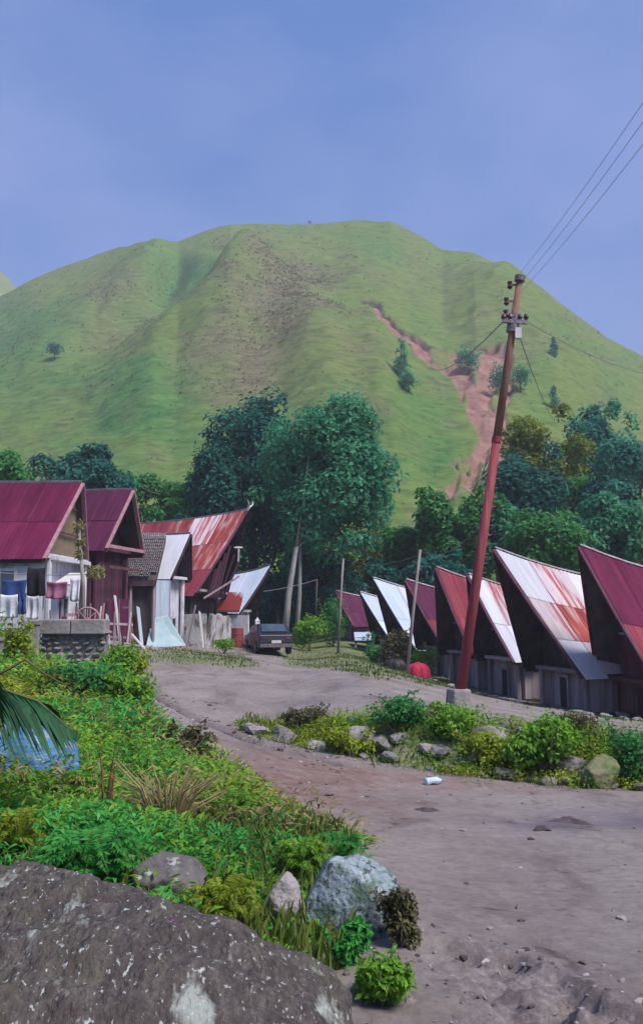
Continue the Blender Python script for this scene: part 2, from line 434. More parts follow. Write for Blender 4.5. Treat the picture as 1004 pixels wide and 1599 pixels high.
rubble = np.maximum.reduce([1.0 * np.exp(-(d1 / 0.17) ** 2), 0.95 * np.exp(-(d2 / 0.06) ** 2) * sstep(0.4, 0.7, vx) * (0.7 + 0.5 * fbm(vx * 5, vy * 5, 2, 3)), 0.72 * sstep(0.03, -0.12, vy - yc) * sstep(0.3, 0.75, vx + 0.2 * fbm(vx * 4, vy * 4, 9, 3)) * sstep(2.2, 0.9, vx),
                            0.6 * sstep(-1.5, -0.8, vy - yb) * sstep(0.6, 0.0, vy - yb) * (vx > -1)])
# reddish bare soil in the middle of the track, a wet hollow on the right
soil = np.exp(-(((vx + 0.2 + 0.09 * (vy - 10) * 1.0) / 1.3) ** 2) - ((vy - 10.4) / 2.6) ** 2) + 0.7 * np.exp(-((vx - 1.4) / 2.2) ** 2 - ((vy - 11.8) / 0.7) ** 2)
cw = XY([(885, 1285, 8.3)])[0]
wet = np.exp(-(((vx - cw[0]) / 0.55) ** 2) - ((vy - cw[1]) / 0.5) ** 2) * (0.6 + 0.8 * fbm(vx * 3, vy * 3, 6, 3)) + 0.4 * np.exp(-(((vx - 2.6) / 1.3) ** 2) - ((vy - 8.9) / 0.9) ** 2) * (0.7 + 0.6 * fbm(vx * 1.5, vy * 1.5, 16, 3)) + 0.9 * np.exp(-(((vx - 3.3) / 0.6) ** 2) - ((vy - 8.6) / 0.55) ** 2)
cattr = me.color_attributes.new('cover', 'FLOAT_COLOR', 'POINT')
cattr.data.foreach_set('color', np.stack([grass, np.clip(rubble, 0, 1), np.clip(soil, 0, 1), np.clip(wet, 0, 1)], 1).astype(np.float32).ravel())

def ground_material():
    m = bpy.data.materials.new('packed_earth'); m.use_nodes = True
    n, l = m.node_tree.nodes, m.node_tree.links; b = n['Principled BSDF']
    t = n.new('ShaderNodeTexCoord'); at_ = n.new('ShaderNodeAttribute'); at_.attribute_name = 'cover'
    sp = n.new('ShaderNodeSeparateColor'); l.new(at_.outputs['Color'], sp.inputs[0])
    def noise(s, d=6, r=0.6, st=None):
        z = n.new('ShaderNodeTexNoise'); z.inputs['Scale'].default_value = s; z.inputs['Detail'].default_value = d; z.inputs['Roughness'].default_value = r
        l.new(t.outputs['Object'], z.inputs['Vector']); return z.outputs['Fac']
    def mix(f, a, bb):
        x = n.new('ShaderNodeMix'); x.data_type = 'RGBA'; l.new(f, x.inputs[0]); l.new(a, x.inputs[6]); l.new(bb, x.inputs[7]); return x.outputs[2]
    def rp(f, st):
        r = ramp(n, st); l.new(f, r.inputs['Fac']); return r.outputs['Color']
    def mth(op, a, v):
        x = n.new('ShaderNodeMath'); x.operation = op; x.use_clamp = True; l.new(a, x.inputs[0])
        if isinstance(v, (int, float)): x.inputs[1].default_value = v
        else: l.new(v, x.inputs[1])
        return x.outputs[0]
    big = rp(noise(0.55, 5, 0.55), [(0.30, (0.125, 0.102, 0.10)), (0.48, (0.195, 0.17, 0.165)), (0.66, (0.26, 0.238, 0.225))])
    fine = rp(noise(9, 8, 0.75), [(0.3, (0.085, 0.066, 0.066)), (0.5, (0.22, 0.19, 0.187)), (0.72, (0.34, 0.305, 0.295))])
    x = n.new('ShaderNodeMix'); x.data_type = 'RGBA'; x.inputs[0].default_value = 0.42; l.new(big, x.inputs[6]); l.new(fine, x.inputs[7]); c = x.outputs[2]
    mpw = n.new('ShaderNodeMapping'); mpw.inputs['Rotation'].default_value = (0, 0, 0.35); mpw.inputs['Scale'].default_value = (1.0, 0.35, 1)
    l.new(t.outputs['Object'], mpw.inputs['Vector'])
    zw = n.new('ShaderNodeTexNoise'); zw.inputs['Scale'].default_value = 1.6; zw.inputs['Detail'].default_value = 9; zw.inputs['Roughness'].default_value = 0.68; zw.inputs['Distortion'].default_value = 0.6
    l.new(mpw.outputs['Vector'], zw.inputs['Vector'])
    wr = n.new('ShaderNodeMapRange'); wr.inputs['From Min'].default_value = 0.52; wr.inputs['From Max'].default_value = 0.70; l.new(zw.outputs['Fac'], wr.inputs['Value'])
    wrc = n.new('ShaderNodeRGB'); wrc.outputs[0].default_value = (0.105, 0.082, 0.078, 1)
    c = mix(mth('MULTIPLY', wr.outputs['Result'], 0.75), c, wrc.outputs[0])
    vo = n.new('ShaderNodeTexVoronoi'); vo.feature = 'DISTANCE_TO_EDGE'; vo.inputs['Scale'].default_value = 0.8
    vd = n.new('ShaderNodeVectorMath'); vd.operation = 'MULTIPLY_ADD'; vd.inputs[1].default_value = (0.35, 0.35, 0.35)
    zc_ = n.new('ShaderNodeTexNoise'); zc_.inputs['Scale'].default_value = 2.5; zc_.inputs['Detail'].default_value = 6; l.new(t.outputs['Object'], zc_.inputs['Vector'])
    l.new(zc_.outputs['Color'], vd.inputs[0]); l.new(t.outputs['Object'], vd.inputs[2]); l.new(vd.outputs[0], vo.inputs['Vector'])
    ck = n.new('ShaderNodeMapRange'); ck.inputs['From Min'].default_value = 0.016; ck.inputs['From Max'].default_value = 0.004; l.new(vo.outputs['Distance'], ck.inputs['Value'])
    ckm = mth('MULTIPLY', ck.outputs['Result'], mth('MULTIPLY', wr.outputs['Result'], 1.4))
    ckc = n.new('ShaderNodeRGB'); ckc.outputs[0].default_value = (0.05, 0.038, 0.038, 1)
    c = mix(ckm, c, ckc.outputs[0])
    soilc = rp(noise(5, 8, 0.7), [(0.3, (0.10, 0.06, 0.054)), (0.55, (0.19, 0.122, 0.112)), (0.75, (0.28, 0.205, 0.19))])
    sf = mth('MULTIPLY', sp.outputs[2], mth('MULTIPLY', noise(1.7, 6), 1.6))
    c = mix(sf, c, soilc)
    rubc = rp(noise(22, 8, 0.8), [(0.35, (0.06, 0.05, 0.05)), (0.5, (0.15, 0.125, 0.13)), (0.68, (0.36, 0.33, 0.35))])
    rf = mth('MULTIPLY', sp.outputs[1], mth('MULTIPLY', noise(6, 6, 0.7), 1.7))
    c = mix(rf, c, rubc)
    dk = n.new('ShaderNodeMapRange'); dk.inputs['From Min'].default_value = 0.63; dk.inputs['From Max'].default_value = 0.70
    l.new(noise(13, 3, 0.6), dk.inputs['Value'])
    dkc = n.new('ShaderNodeRGB'); dkc.outputs[0].default_value = (0.085, 0.06, 0.07, 1)
    c = mix(mth('MULTIPLY', dk.outputs['Result'], 0.55), c, dkc.outputs[0])
    crk = n.new('ShaderNodeRGB'); crk.outputs[0].default_value = (0.045, 0.034, 0.034, 1)
    ckf = n.new('ShaderNodeMapRange'); ckf.inputs['From Min'].default_value = 0.72; ckf.inputs['From Max'].default_value = 0.98; l.new(sp.outputs[1], ckf.inputs['Value'])
    c = mix(mth('MULTIPLY', ckf.outputs['Result'], mth('MULTIPLY', noise(5, 5, 0.7), 1.3)), c, crk.outputs[0])
    grc = rp(noise(3, 8, 0.7), [(0.3, (0.05, 0.075, 0.02)), (0.5, (0.11, 0.15, 0.04)), (0.7, (0.19, 0.19, 0.08))])
    gf = mth('MULTIPLY', sp.outputs[0], mth('ADD', mth('MULTIPLY', noise(2.2, 6, 0.7), 1.2), 0.25))
    c = mix(gf, c, grc)
    wc = n.new('ShaderNodeRGB'); wc.outputs[0].default_value = (0.11, 0.095, 0.125, 1)
    wf = mth('MULTIPLY', at_.outputs['Alpha'], 0.75)
    c = mix(wf, c, wc.outputs[0])
    l.new(c, b.inputs['Base Color'])
    ro = n.new('ShaderNodeMapRange'); ro.inputs['To Min'].default_value = 0.92; ro.inputs['To Max'].default_value = 0.35
    l.new(wf, ro.inputs['Value']); l.new(ro.outputs['Result'], b.inputs['Roughness'])
    b.inputs['Specular IOR Level'].default_value = 0.2
    bp = n.new('ShaderNodeBump'); bp.inputs['Strength'].default_value = 0.7; bp.inputs['Distance'].default_value = 0.03
    l.new(noise(14, 9, 0.75), bp.inputs['Height']); l.new(bp.outputs['Normal'], b.inputs['Normal'])
    return m
MT['ground'] = ground_material()
tag(obj('ground', me, MT['ground']), kind='structure')

# ------------------------------------------------------------------ the hill
SIL = [(-1500, 930), (-900, 830), (-400, 630), (-150, 530), (0, 464), (60, 432), (120, 409), (180, 388), (245, 372), (280, 378), (320, 361), (360, 350), (420, 350), (500, 349), (545, 344), (610, 346),
       (645, 362), (690, 390), (740, 394), (800, 424), (850, 455), (900, 492), (950, 530), (1004, 558), (1100, 612), (1300, 720), (1900, 905), (2500, 935)]
_sp = np.array([p[0] for p in SIL], float); _sy = np.array([p[1] for p in SIL], float)
HB = 60.0
SPURS = [  # polyline in the picture, height, width to its left, width to its right
    ([(408, 392), (375, 440), (335, 490), (255, 545), (150, 640)], 14, 28, 75),
    ([(262, 380), (200, 440), (120, 500), (20, 560)], 6, 30, 30),
    ([(470, 440), (500, 560), (520, 700), (500, 800)], 7, 60, 50),
    ([(600, 352), (640, 430), (700, 520), (720, 600)], -4, 45, 45),
    ([(745, 400), (830, 500), (900, 600), (960, 700)], 9, 50, 60),
    ([(290, 385), (260, 440), (190, 500), (80, 580)], -7, 26, 26),
    ([(560, 470), (600, 620), (650, 800)], 4, 40, 30)]
SCAR = [(566, 474), (588, 474), (602, 492), (618, 512), (645, 524), (680, 538), (720, 541), (790, 550), (800, 580), (795, 640), (800, 690), (786, 740), (740, 762), (690, 775), (694, 755), (712, 738), (705, 715), (724, 700), (740, 690), (748, 668), (735, 650), (722, 625), (712, 600), (690, 585), (668, 580), (650, 560), (630, 535), (606, 528), (586, 520), (574, 500)]
cols_px = np.concatenate([np.linspace(-1500, -60, 60)[:-1], np.arange(-60, 1065, 3.2), np.linspace(1065, 2500, 60)[1:]])
SROWS = np.concatenate([np.linspace(0, 1, 300), 1 + np.linspace(0.01, 0.5, 24)])
pp = np.repeat(cols_px[None, :], len(SROWS), 0); ss = np.repeat(SROWS[:, None], len(cols_px), 1)
sy = np.interp(pp, _sp, _sy)
tt = (pp - CX) / FPX
# crest distance and height per column
rx = (pp - CX) / FPX; ru = -(sy - CY) / FPX
ry = math.cos(PITCH) - ru * math.sin(PITCH); rz = math.sin(PITCH) + ru * math.cos(PITCH)
Dc = 330 + 25 * np.sin(pp / 210.0) + 30 * sstep(250, 150, pp)
Dc = np.maximum(Dc, 200)
Zc = rz / ry * Dc
s1 = np.minimum(ss, 1)
hy = HB + (Dc - HB) * s1
hz = -3.0 + (Zc + 3.0) * (0.70 * s1 + 0.30 * s1 ** 2)
ov = np.maximum(ss - 1, 0)
hy = hy + ov * 300; hz = hz - np.maximum(Zc + 3, 0) * (ov * 2) ** 1.5 * 0.8
hx = rx / ry * hy
ipx, ipy = project(hx, hy, hz)
fade = np.clip((1 - s1) / 0.12, 0, 1) * np.clip(s1 / 0.1, 0, 1) * (ov == 0)
for P, A, wl_, wr_ in SPURS:
    d, f = dist_poly(ipx, ipy, P)
    xs_ = np.interp(ipy, [q[1] for q in P], [q[0] for q in P]) if P[0][1] < P[-1][1] else ipx
    w = wl_ + (wr_ - wl_) * (0.5 + 0.5 * np.tanh((ipx - xs_) / 25))
    hz = hz + 1.05 * A * np.exp(-(d / w) ** 2) * fade * np.clip(np.minimum(f * 5 + 0.12, (1 - f) * 1.5), 0, 1)
hz = hz + fade * (1.6 * fbm(hx / 22, hy / 22, 0, 4) + 0.55 * fbm(hx / 4.5, hy / 3.0, 3, 3)) + (ov == 0) * 0.35 * fbm(hx / 5, hy / 5, 8, 3)
scin = in_poly(ipx, ipy, SCAR)
dsc, _ = dist_poly(ipx, ipy, SCAR + [SCAR[0]])
sd = np.where(scin, dsc, -dsc) + 5 * fbm(ipx / 16, ipy / 16, 0, 4)
scar = sstep(-1, 3, sd) * (1 - 0.8 * sstep(0.35, 0.6, fbm(ipx / 20, ipy / 24, 31, 4)) * (ipy > 500))
scar_edge = np.exp(-((sd - 0.5) / 3.0) ** 2)
top_edge = [(566, 472), (590, 472), (604, 494), (622, 514), (650, 526), (690, 540), (725, 541), (795, 550)]
dte, _ = dist_poly(ipx, ipy, top_edge)
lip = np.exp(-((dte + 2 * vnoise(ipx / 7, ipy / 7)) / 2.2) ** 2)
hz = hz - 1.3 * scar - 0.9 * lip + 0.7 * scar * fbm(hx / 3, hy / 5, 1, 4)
HV = np.stack([hx, hy, hz], -1)
hme = np_mesh('hill', HV.reshape(-1, 3), grid_faces(*hx.shape), smooth=True)
# cover: green against straw, scrubby brown on the middle spur, bare earth; one green blob also paints the main spur's shaded left face
def blob(cx, cy, rx_, ry_): return np.exp(-((ipx - cx) / rx_) ** 2 - ((ipy - cy) / ry_) ** 2)
green = 0.8 * blob(30, 520, 90, 60) + 0.7 * blob(200, 650, 140, 90) + 0.95 * blob(290, 430, 60, 45) + 0.9 * blob(670, 690, 60, 80) + 0.35 * blob(100, 600, 160, 60) + 0.5 * blob(590, 380, 40, 25)
brown = 0.95 * blob(450, 480, 80, 100) + 0.6 * blob(380, 590, 90, 60) + 0.45 * blob(180, 480, 80, 40) + 0.3 * blob(560, 600, 60, 90)
green = np.clip(green + 0.35 * fbm(ipx / 60, ipy / 30, 2, 4), 0, 1); brown = np.clip(brown + 0.3 * fbm(ipx / 50, ipy / 25, 7, 4), 0, 1)
ca = hme.color_attributes.new('cover', 'FLOAT_COLOR', 'POINT')
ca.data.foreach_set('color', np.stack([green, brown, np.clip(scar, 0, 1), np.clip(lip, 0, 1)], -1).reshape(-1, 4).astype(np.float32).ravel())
def hill_material():
    m = bpy.data.materials.new('hill_grass'); m.use_nodes = True
    n, l = m.node_tree.nodes, m.node_tree.links; b = n['Principled BSDF']
    b.inputs['Roughness'].default_value = 0.95; b.inputs['Specular IOR Level'].default_value = 0.08
    t = n.new('ShaderNodeTexCoord'); a = n.new('ShaderNodeAttribute'); a.attribute_name = 'cover'
    sp = n.new('ShaderNodeSeparateColor'); l.new(a.outputs['Color'], sp.inputs[0])
    def noise(s, d=6, r=0.6, st=(1, 1, 1)):
        mp = n.new('ShaderNodeMapping'); mp.inputs['Scale'].default_value = st; l.new(t.outputs['Object'], mp.inputs['Vector'])
        z = n.new('ShaderNodeTexNoise'); z.inputs['Scale'].default_value = s; z.inputs['Detail'].default_value = d; z.inputs['Roughness'].default_value = r
        l.new(mp.outputs['Vector'], z.inputs['Vector']); return z.outputs['Fac']
    def rp(f, st):
        r = ramp(n, st); l.new(f, r.inputs['Fac']); return r.outputs['Color']
    def mix(f, x, y):
        k = n.new('ShaderNodeMix'); k.data_type = 'RGBA'; l.new(f, k.inputs[0]); l.new(x, k.inputs[6]); l.new(y, k.inputs[7]); return k.outputs[2]
    nf = noise(0.45, 8, 0.72, (0.55, 1, 1.6))
    straw = rp(nf, [(0.28, (0.058, 0.095, 0.026)), (0.5, (0.115, 0.165, 0.046)), (0.72, (0.16, 0.20, 0.064))])
    grn = rp(nf, [(0.28, (0.022, 0.072, 0.024)), (0.5, (0.055, 0.145, 0.042)), (0.72, (0.09, 0.19, 0.055))])
    brn = rp(nf, [(0.3, (0.06, 0.055, 0.038)), (0.5, (0.13, 0.118, 0.072)), (0.72, (0.19, 0.17, 0.105))])
    ear = rp(noise(0.25, 8, 0.7, (1, 1, 0.35)), [(0.3, (0.12, 0.06, 0.055)), (0.5, (0.23, 0.125, 0.11)), (0.72, (0.33, 0.21, 0.18))])
    c = mix(sp.outputs[0], straw, grn)
    c = mix(sp.outputs[1], c, brn)
    stk = n.new('ShaderNodeMapRange'); stk.inputs['From Min'].default_value = 0.55; stk.inputs['From Max'].default_value = 0.75; stk.inputs['To Max'].default_value = 0.45
    l.new(noise(0.35, 9, 0.75, (0.22, 0.3, 2.2)), stk.inputs['Value'])
    skc = n.new('ShaderNodeRGB'); skc.outputs[0].default_value = (0.075, 0.075, 0.035, 1)
    c = mix(stk.outputs['Result'], c, skc.outputs[0])
    c = mix(sp.outputs[2], c, ear)
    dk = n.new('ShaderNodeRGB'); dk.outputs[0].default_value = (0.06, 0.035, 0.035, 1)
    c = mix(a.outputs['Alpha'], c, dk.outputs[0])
    l.new(c, b.inputs['Base Color'])
    bp = n.new('ShaderNodeBump'); bp.inputs['Strength'].default_value = 0.6; bp.inputs['Distance'].default_value = 0.7
    l.new(noise(0.8, 6, 0.7, (0.6, 1, 1)), bp.inputs['Height']); l.new(bp.outputs['Normal'], b.inputs['Normal'])
    return m
MT['hill'] = hill_material()
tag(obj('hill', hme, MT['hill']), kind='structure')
def hill_at(px, py):
    """the point of the hillside seen at a pixel"""
    j = int(np.argmin(np.abs(cols_px - px)))
    a, b = project(HV[:300, j, 0], HV[:300, j, 1], HV[:300, j, 2])
    i = int(np.argmin(np.abs(b - py)))
    return Vector(HV[i, j])

# a further rise at the left and open country round about
u, v = np.meshgrid(np.linspace(-1, 1, 60), np.linspace(-1, 1, 40))
c0 = at(-110, 950, 620)
fx_, fy_ = c0.x + u * 190, 620 + v * 140
fz_ = -12 + (1 - np.clip(u * u + v * v, 0, 1)) ** 1.3 * 277 + 2 * fbm(fx_ / 20, fy_ / 20)
MT['far_grass'] = M('far_grass', [(0.3, (0.075, 0.12, 0.03)), (0.7, (0.17, 0.21, 0.065))], 0.12, bump=0.5, bscale=0.4, bdist=0.5)
tag(obj('far_hill', np_mesh('far_hill', np.stack([fx_, fy_, fz_], -1).reshape(-1, 3), grid_faces(40, 60), True), MT['far_grass']), kind='structure')
u, v = np.meshgrid(np.linspace(-1100, 1100, 50), np.linspace(-1100, 1100, 50))
tag(obj('terrain', np_mesh('terrain', np.stack([u, v, -12 + 0 * u], -1).reshape(-1, 3), grid_faces(50, 50), True), MT['far_grass']), kind='structure')

# scrub tufts that roughen the slope: thousands of little grass clumps, one mass
sel = (ipx > -30) & (ipx < 1034) & (ss < 0.995) & (ss > 0.12) & (scar < 0.1)
idx = np.argwhere(sel)
dens = (0.02 + 1.5 * brown ** 2 + 0.25 * green ** 2) * hy ** 1.0
pr = dens[sel] * (0.3 + np.clip(fbm(hx[sel] / 14, hy[sel] / 14, 5, 3) + 0.3, 0, 1)); pr /= pr.sum()
pick = idx[rng.choice(len(idx), 7000, p=pr)]
base = HV[pick[:, 0], pick[:, 1]] + np.c_[rng.uniform(-.5, .5, (len(pick), 2)), np.full(len(pick), -0.1)]
nt = 7
hgt = rng.uniform(0.15, 0.5, len(pick)) * np.clip(base[:, 1] / 260, 0.5, 1.1)
Vt = []
for k in range(nt):
    a = 2 * math.pi * (k + rng.uniform(0, 1, len(pick))) / nt
    d = np.stack([np.cos(a), np.sin(a)], 1); q = np.stack([-np.sin(a), np.cos(a)], 1)
    r = (hgt * rng.uniform(0.5, 1.1, len(pick)))[:, None]
    b0 = np.c_[base[:, :2] - q * r * 0.35, base[:, 2]]; b1 = np.c_[base[:, :2] + q * r * 0.35, base[:, 2]]
    tp = np.c_[base[:, :2] + d * r * 1.5, base[:, 2] + hgt * rng.uniform(0.5, 1.1, len(pick))]
    Vt.append(np.stack([b0, b1, tp], 1))
Vt = np.concatenate(Vt).reshape(-1, 3)
MT['scrub'] = LEAF('scrub_grass', (0.09, 0.115, 0.045), (0.14, 0.165, 0.065), (0.22, 0.22, 0.10), nscale=0.02, trans=0.6)
tag(obj('hill_scrub', np_mesh('hill_scrub', Vt, np.arange(len(Vt)).reshape(-1, 3)), MT['scrub']), 'low tufts of scrub and coarse grass dotted over the hillside', 'scrub', kind='stuff')

# the air between the camera and the hill
hz_mat = bpy.data.materials.new('haze_air'); hz_mat.use_nodes = True
_n, _l = hz_mat.node_tree.nodes, hz_mat.node_tree.links
_n.remove(_n['Principled BSDF'])
_pv = _n.new('ShaderNodeVolumePrincipled')
_pv.inputs['Color'].default_value = (0.80, 0.84, 1.0, 1); _pv.inputs['Density'].default_value = 0.0007; _pv.inputs['Anisotropy'].default_value = 0.0
_l.new(_pv.outputs[0], _n['Material Output'].inputs['Volume'])
hb = MB().box((0, 0, 118), (2240, 2240, 270)).build('haze', hz_mat); tag(hb, kind='stuff')
# ------------------------------------------------------------------ houses
BOX = MB().box((0, 0, 0), (1, 1, 1)).mesh('plank')
def board(name, parent, a, b, w, t, mat, up=(0, 0, 1)):
    """a shared unit box laid from a to b: length along its z axis, w across, t thick"""
    a, b = Vector(a), Vector(b); d = b - a; L = d.length; z = d / L
    x = Vector(up).cross(z)
    if x.length < 1e-3: x = Vector((1, 0, 0))
    x.normalize(); y = z.cross(x)
    o = obj(name, BOX, mat, parent)
    m = Matrix((x, y, z)).transposed()
    o.rotation_euler = m.to_euler(); o.location = (a + b) / 2; o.scale = (t, w, L)
    return o
def vert_planks(parent, p0, p1, z0, z1, n, mat, r, out, top=None, name='plank'):
    """vertical boards side by side between two plan points, each a piece of its own; out = outward direction in plan"""
    p0, p1 = Vector((*p0, 0)), Vector((*p1, 0)); d = (p1 - p0) / n; w = d.length; o3 = Vector((*out, 0)).normalized()
    for i in range(n):
        c = p0 + d * (i + 0.5) + o3 * (0.012 + 0.014 * r.random())
        zt = (top((i + 0.5) / n) if top else z1) - 0.03 * r.random(); zb = z0 + 0.04 * r.random()
        if zt - zb < 0.08: continue
        q = obj(name, BOX, mat, parent, c + Vector((0, 0, (zt + zb) / 2)), (0, 0, math.atan2(d.y, d.x)), (w * (0.93 + 0.04 * r.random()), 0.03, zt - zb))
def sheet(parent, fn, u0, u1, v0, v1, lu, lv, waves, mat, lift, amp=0.016, name='roof_sheet', nv=4):
    nu = 2 * waves + 1
    U, Vv = np.meshgrid(np.linspace(u0, u1, nu), np.linspace(v0, v1, nv))
    e = 1e-3
    P = fn(U, Vv); Pu = fn(U + e, Vv) - P; Pv = fn(U, Vv + e) - P
    N = np.cross(Pu, Pv); N /= np.linalg.norm(N, axis=-1, keepdims=True) + 1e-12
    N = np.where(N[..., 2:3] < 0, -N, N)
    w = np.where(np.arange(nu) % 2 == 0, -amp, amp)[None, :, None]
    P = P + N * (lift + w)
    me = np_mesh(name, P.reshape(-1, 3), grid_faces(nv, nu), True, uv=np.stack([U * lu, Vv * lv], -1).reshape(-1, 2))
    return obj(name, me, mat, parent)
def roof_slopes(root, mid, W, he, L, s, za, zs, zb, sb, sides, sag, nu, nv, pick, r, lift=0.05, waves=None, far_mat=None, ridge_mat=None):
    """saddle roof: the ridge runs from the front apex (x = s, z = za) down to the saddle (zs) and up to the back apex (x = -L-sb, zb)"""
    xm = -L / 2
    def ridge(u):
        x = s + (-L - sb - s) * u
        k = np.where(x > xm, (x - xm) / (s - xm), (x - xm) / (-L - sb - xm))
        return x, np.where(x > xm, zs + (za - zs) * np.abs(k) ** 1.8, zs + (zb - zs) * np.abs(k) ** 1.8)
    def surf(sd):
        def fn(U, Vv):
            x0, z0 = ridge(U); x1 = -L * U
            y = sd * (W / 2) * Vv
            sgo = sag * np.sin(np.pi * np.clip(Vv, 0, 1))
            return np.stack([x0 + (x1 - x0) * Vv, y, z0 + (he - z0) * Vv - sgo], -1)
        return fn
    lu, lv = L + s, math.hypot(W / 2, zs - he)
    # boarding under the sheets
    U, Vv = np.meshgrid(np.linspace(0, 1, 13), np.linspace(0, 1, 5))
    Vs, Fs = [], []
    for sd in (-1, 1):
        P = surf(sd)(U, Vv).reshape(-1, 3) - np.array([0, 0.06 * sd, 0.05]); Q = P - np.array([0, 0.03 * sd, 0.07])
        n0 = sum(len(q) for q in Vs); f = grid_faces(5, 13)
        Vs += [P, Q]; m = len(P)
        Fs += [f + n0, f[:, ::-1] + n0 + m]
        ring = [i for i in range(13)] + [13 * k + 12 for k in range(1, 5)] + [52 + i for i in range(11, -1, -1)] + [13 * k for k in range(3, 0, -1)]
        Fs.append(np.array([[ring[i], ring[(i + 1) % len(ring)], ring[(i + 1) % len(ring)] + m, ring[i] + m] for i in range(len(ring))]) + n0)
    roof = obj('roof', np_mesh('roof', np.concatenate(Vs), np.concatenate(Fs)), MT['dark_wood'], root)
    wv = waves or max(5, int(lu / nu / 0.11))
    for sd in (-1, 1):
        near = sd == sides
        cu, cv = (nu, nv) if near else (max(3, nu // 2), 1)
        for j in range(cv):
            for i in range(cu):
                du, dv = 0.015 / 1, 0.03
                a, b = i / cu - (0.012 if i else 0), (i + 1) / cu
                c, d = j / cv, min(1.0, (j + 1) / cv + (0.04 if j < cv - 1 else 0)) + (0.05 * r.random() if j == cv - 1 else 0)
                m = pick(i, j, r) if near else (far_mat or pick(i, j, r))
                sheet(roof, surf(sd), a, b, c, d, lu, lv, wv if near else wv, m, lift + 0.012 * (cv - 1 - j) + 0.010 * (i % 2) + 0.008 * r.random(), name='roof_sheet')
    # ridge cap
    us = np.linspace(0, 1, 15); xr, zr = ridge(us)
    MB().tube([(a, 0, b + lift + 0.03) for a, b in zip(xr, zr)], 0.055, 5).build('ridge_cap', ridge_mat or MT['metal'], root)
    return roof, ridge, surf

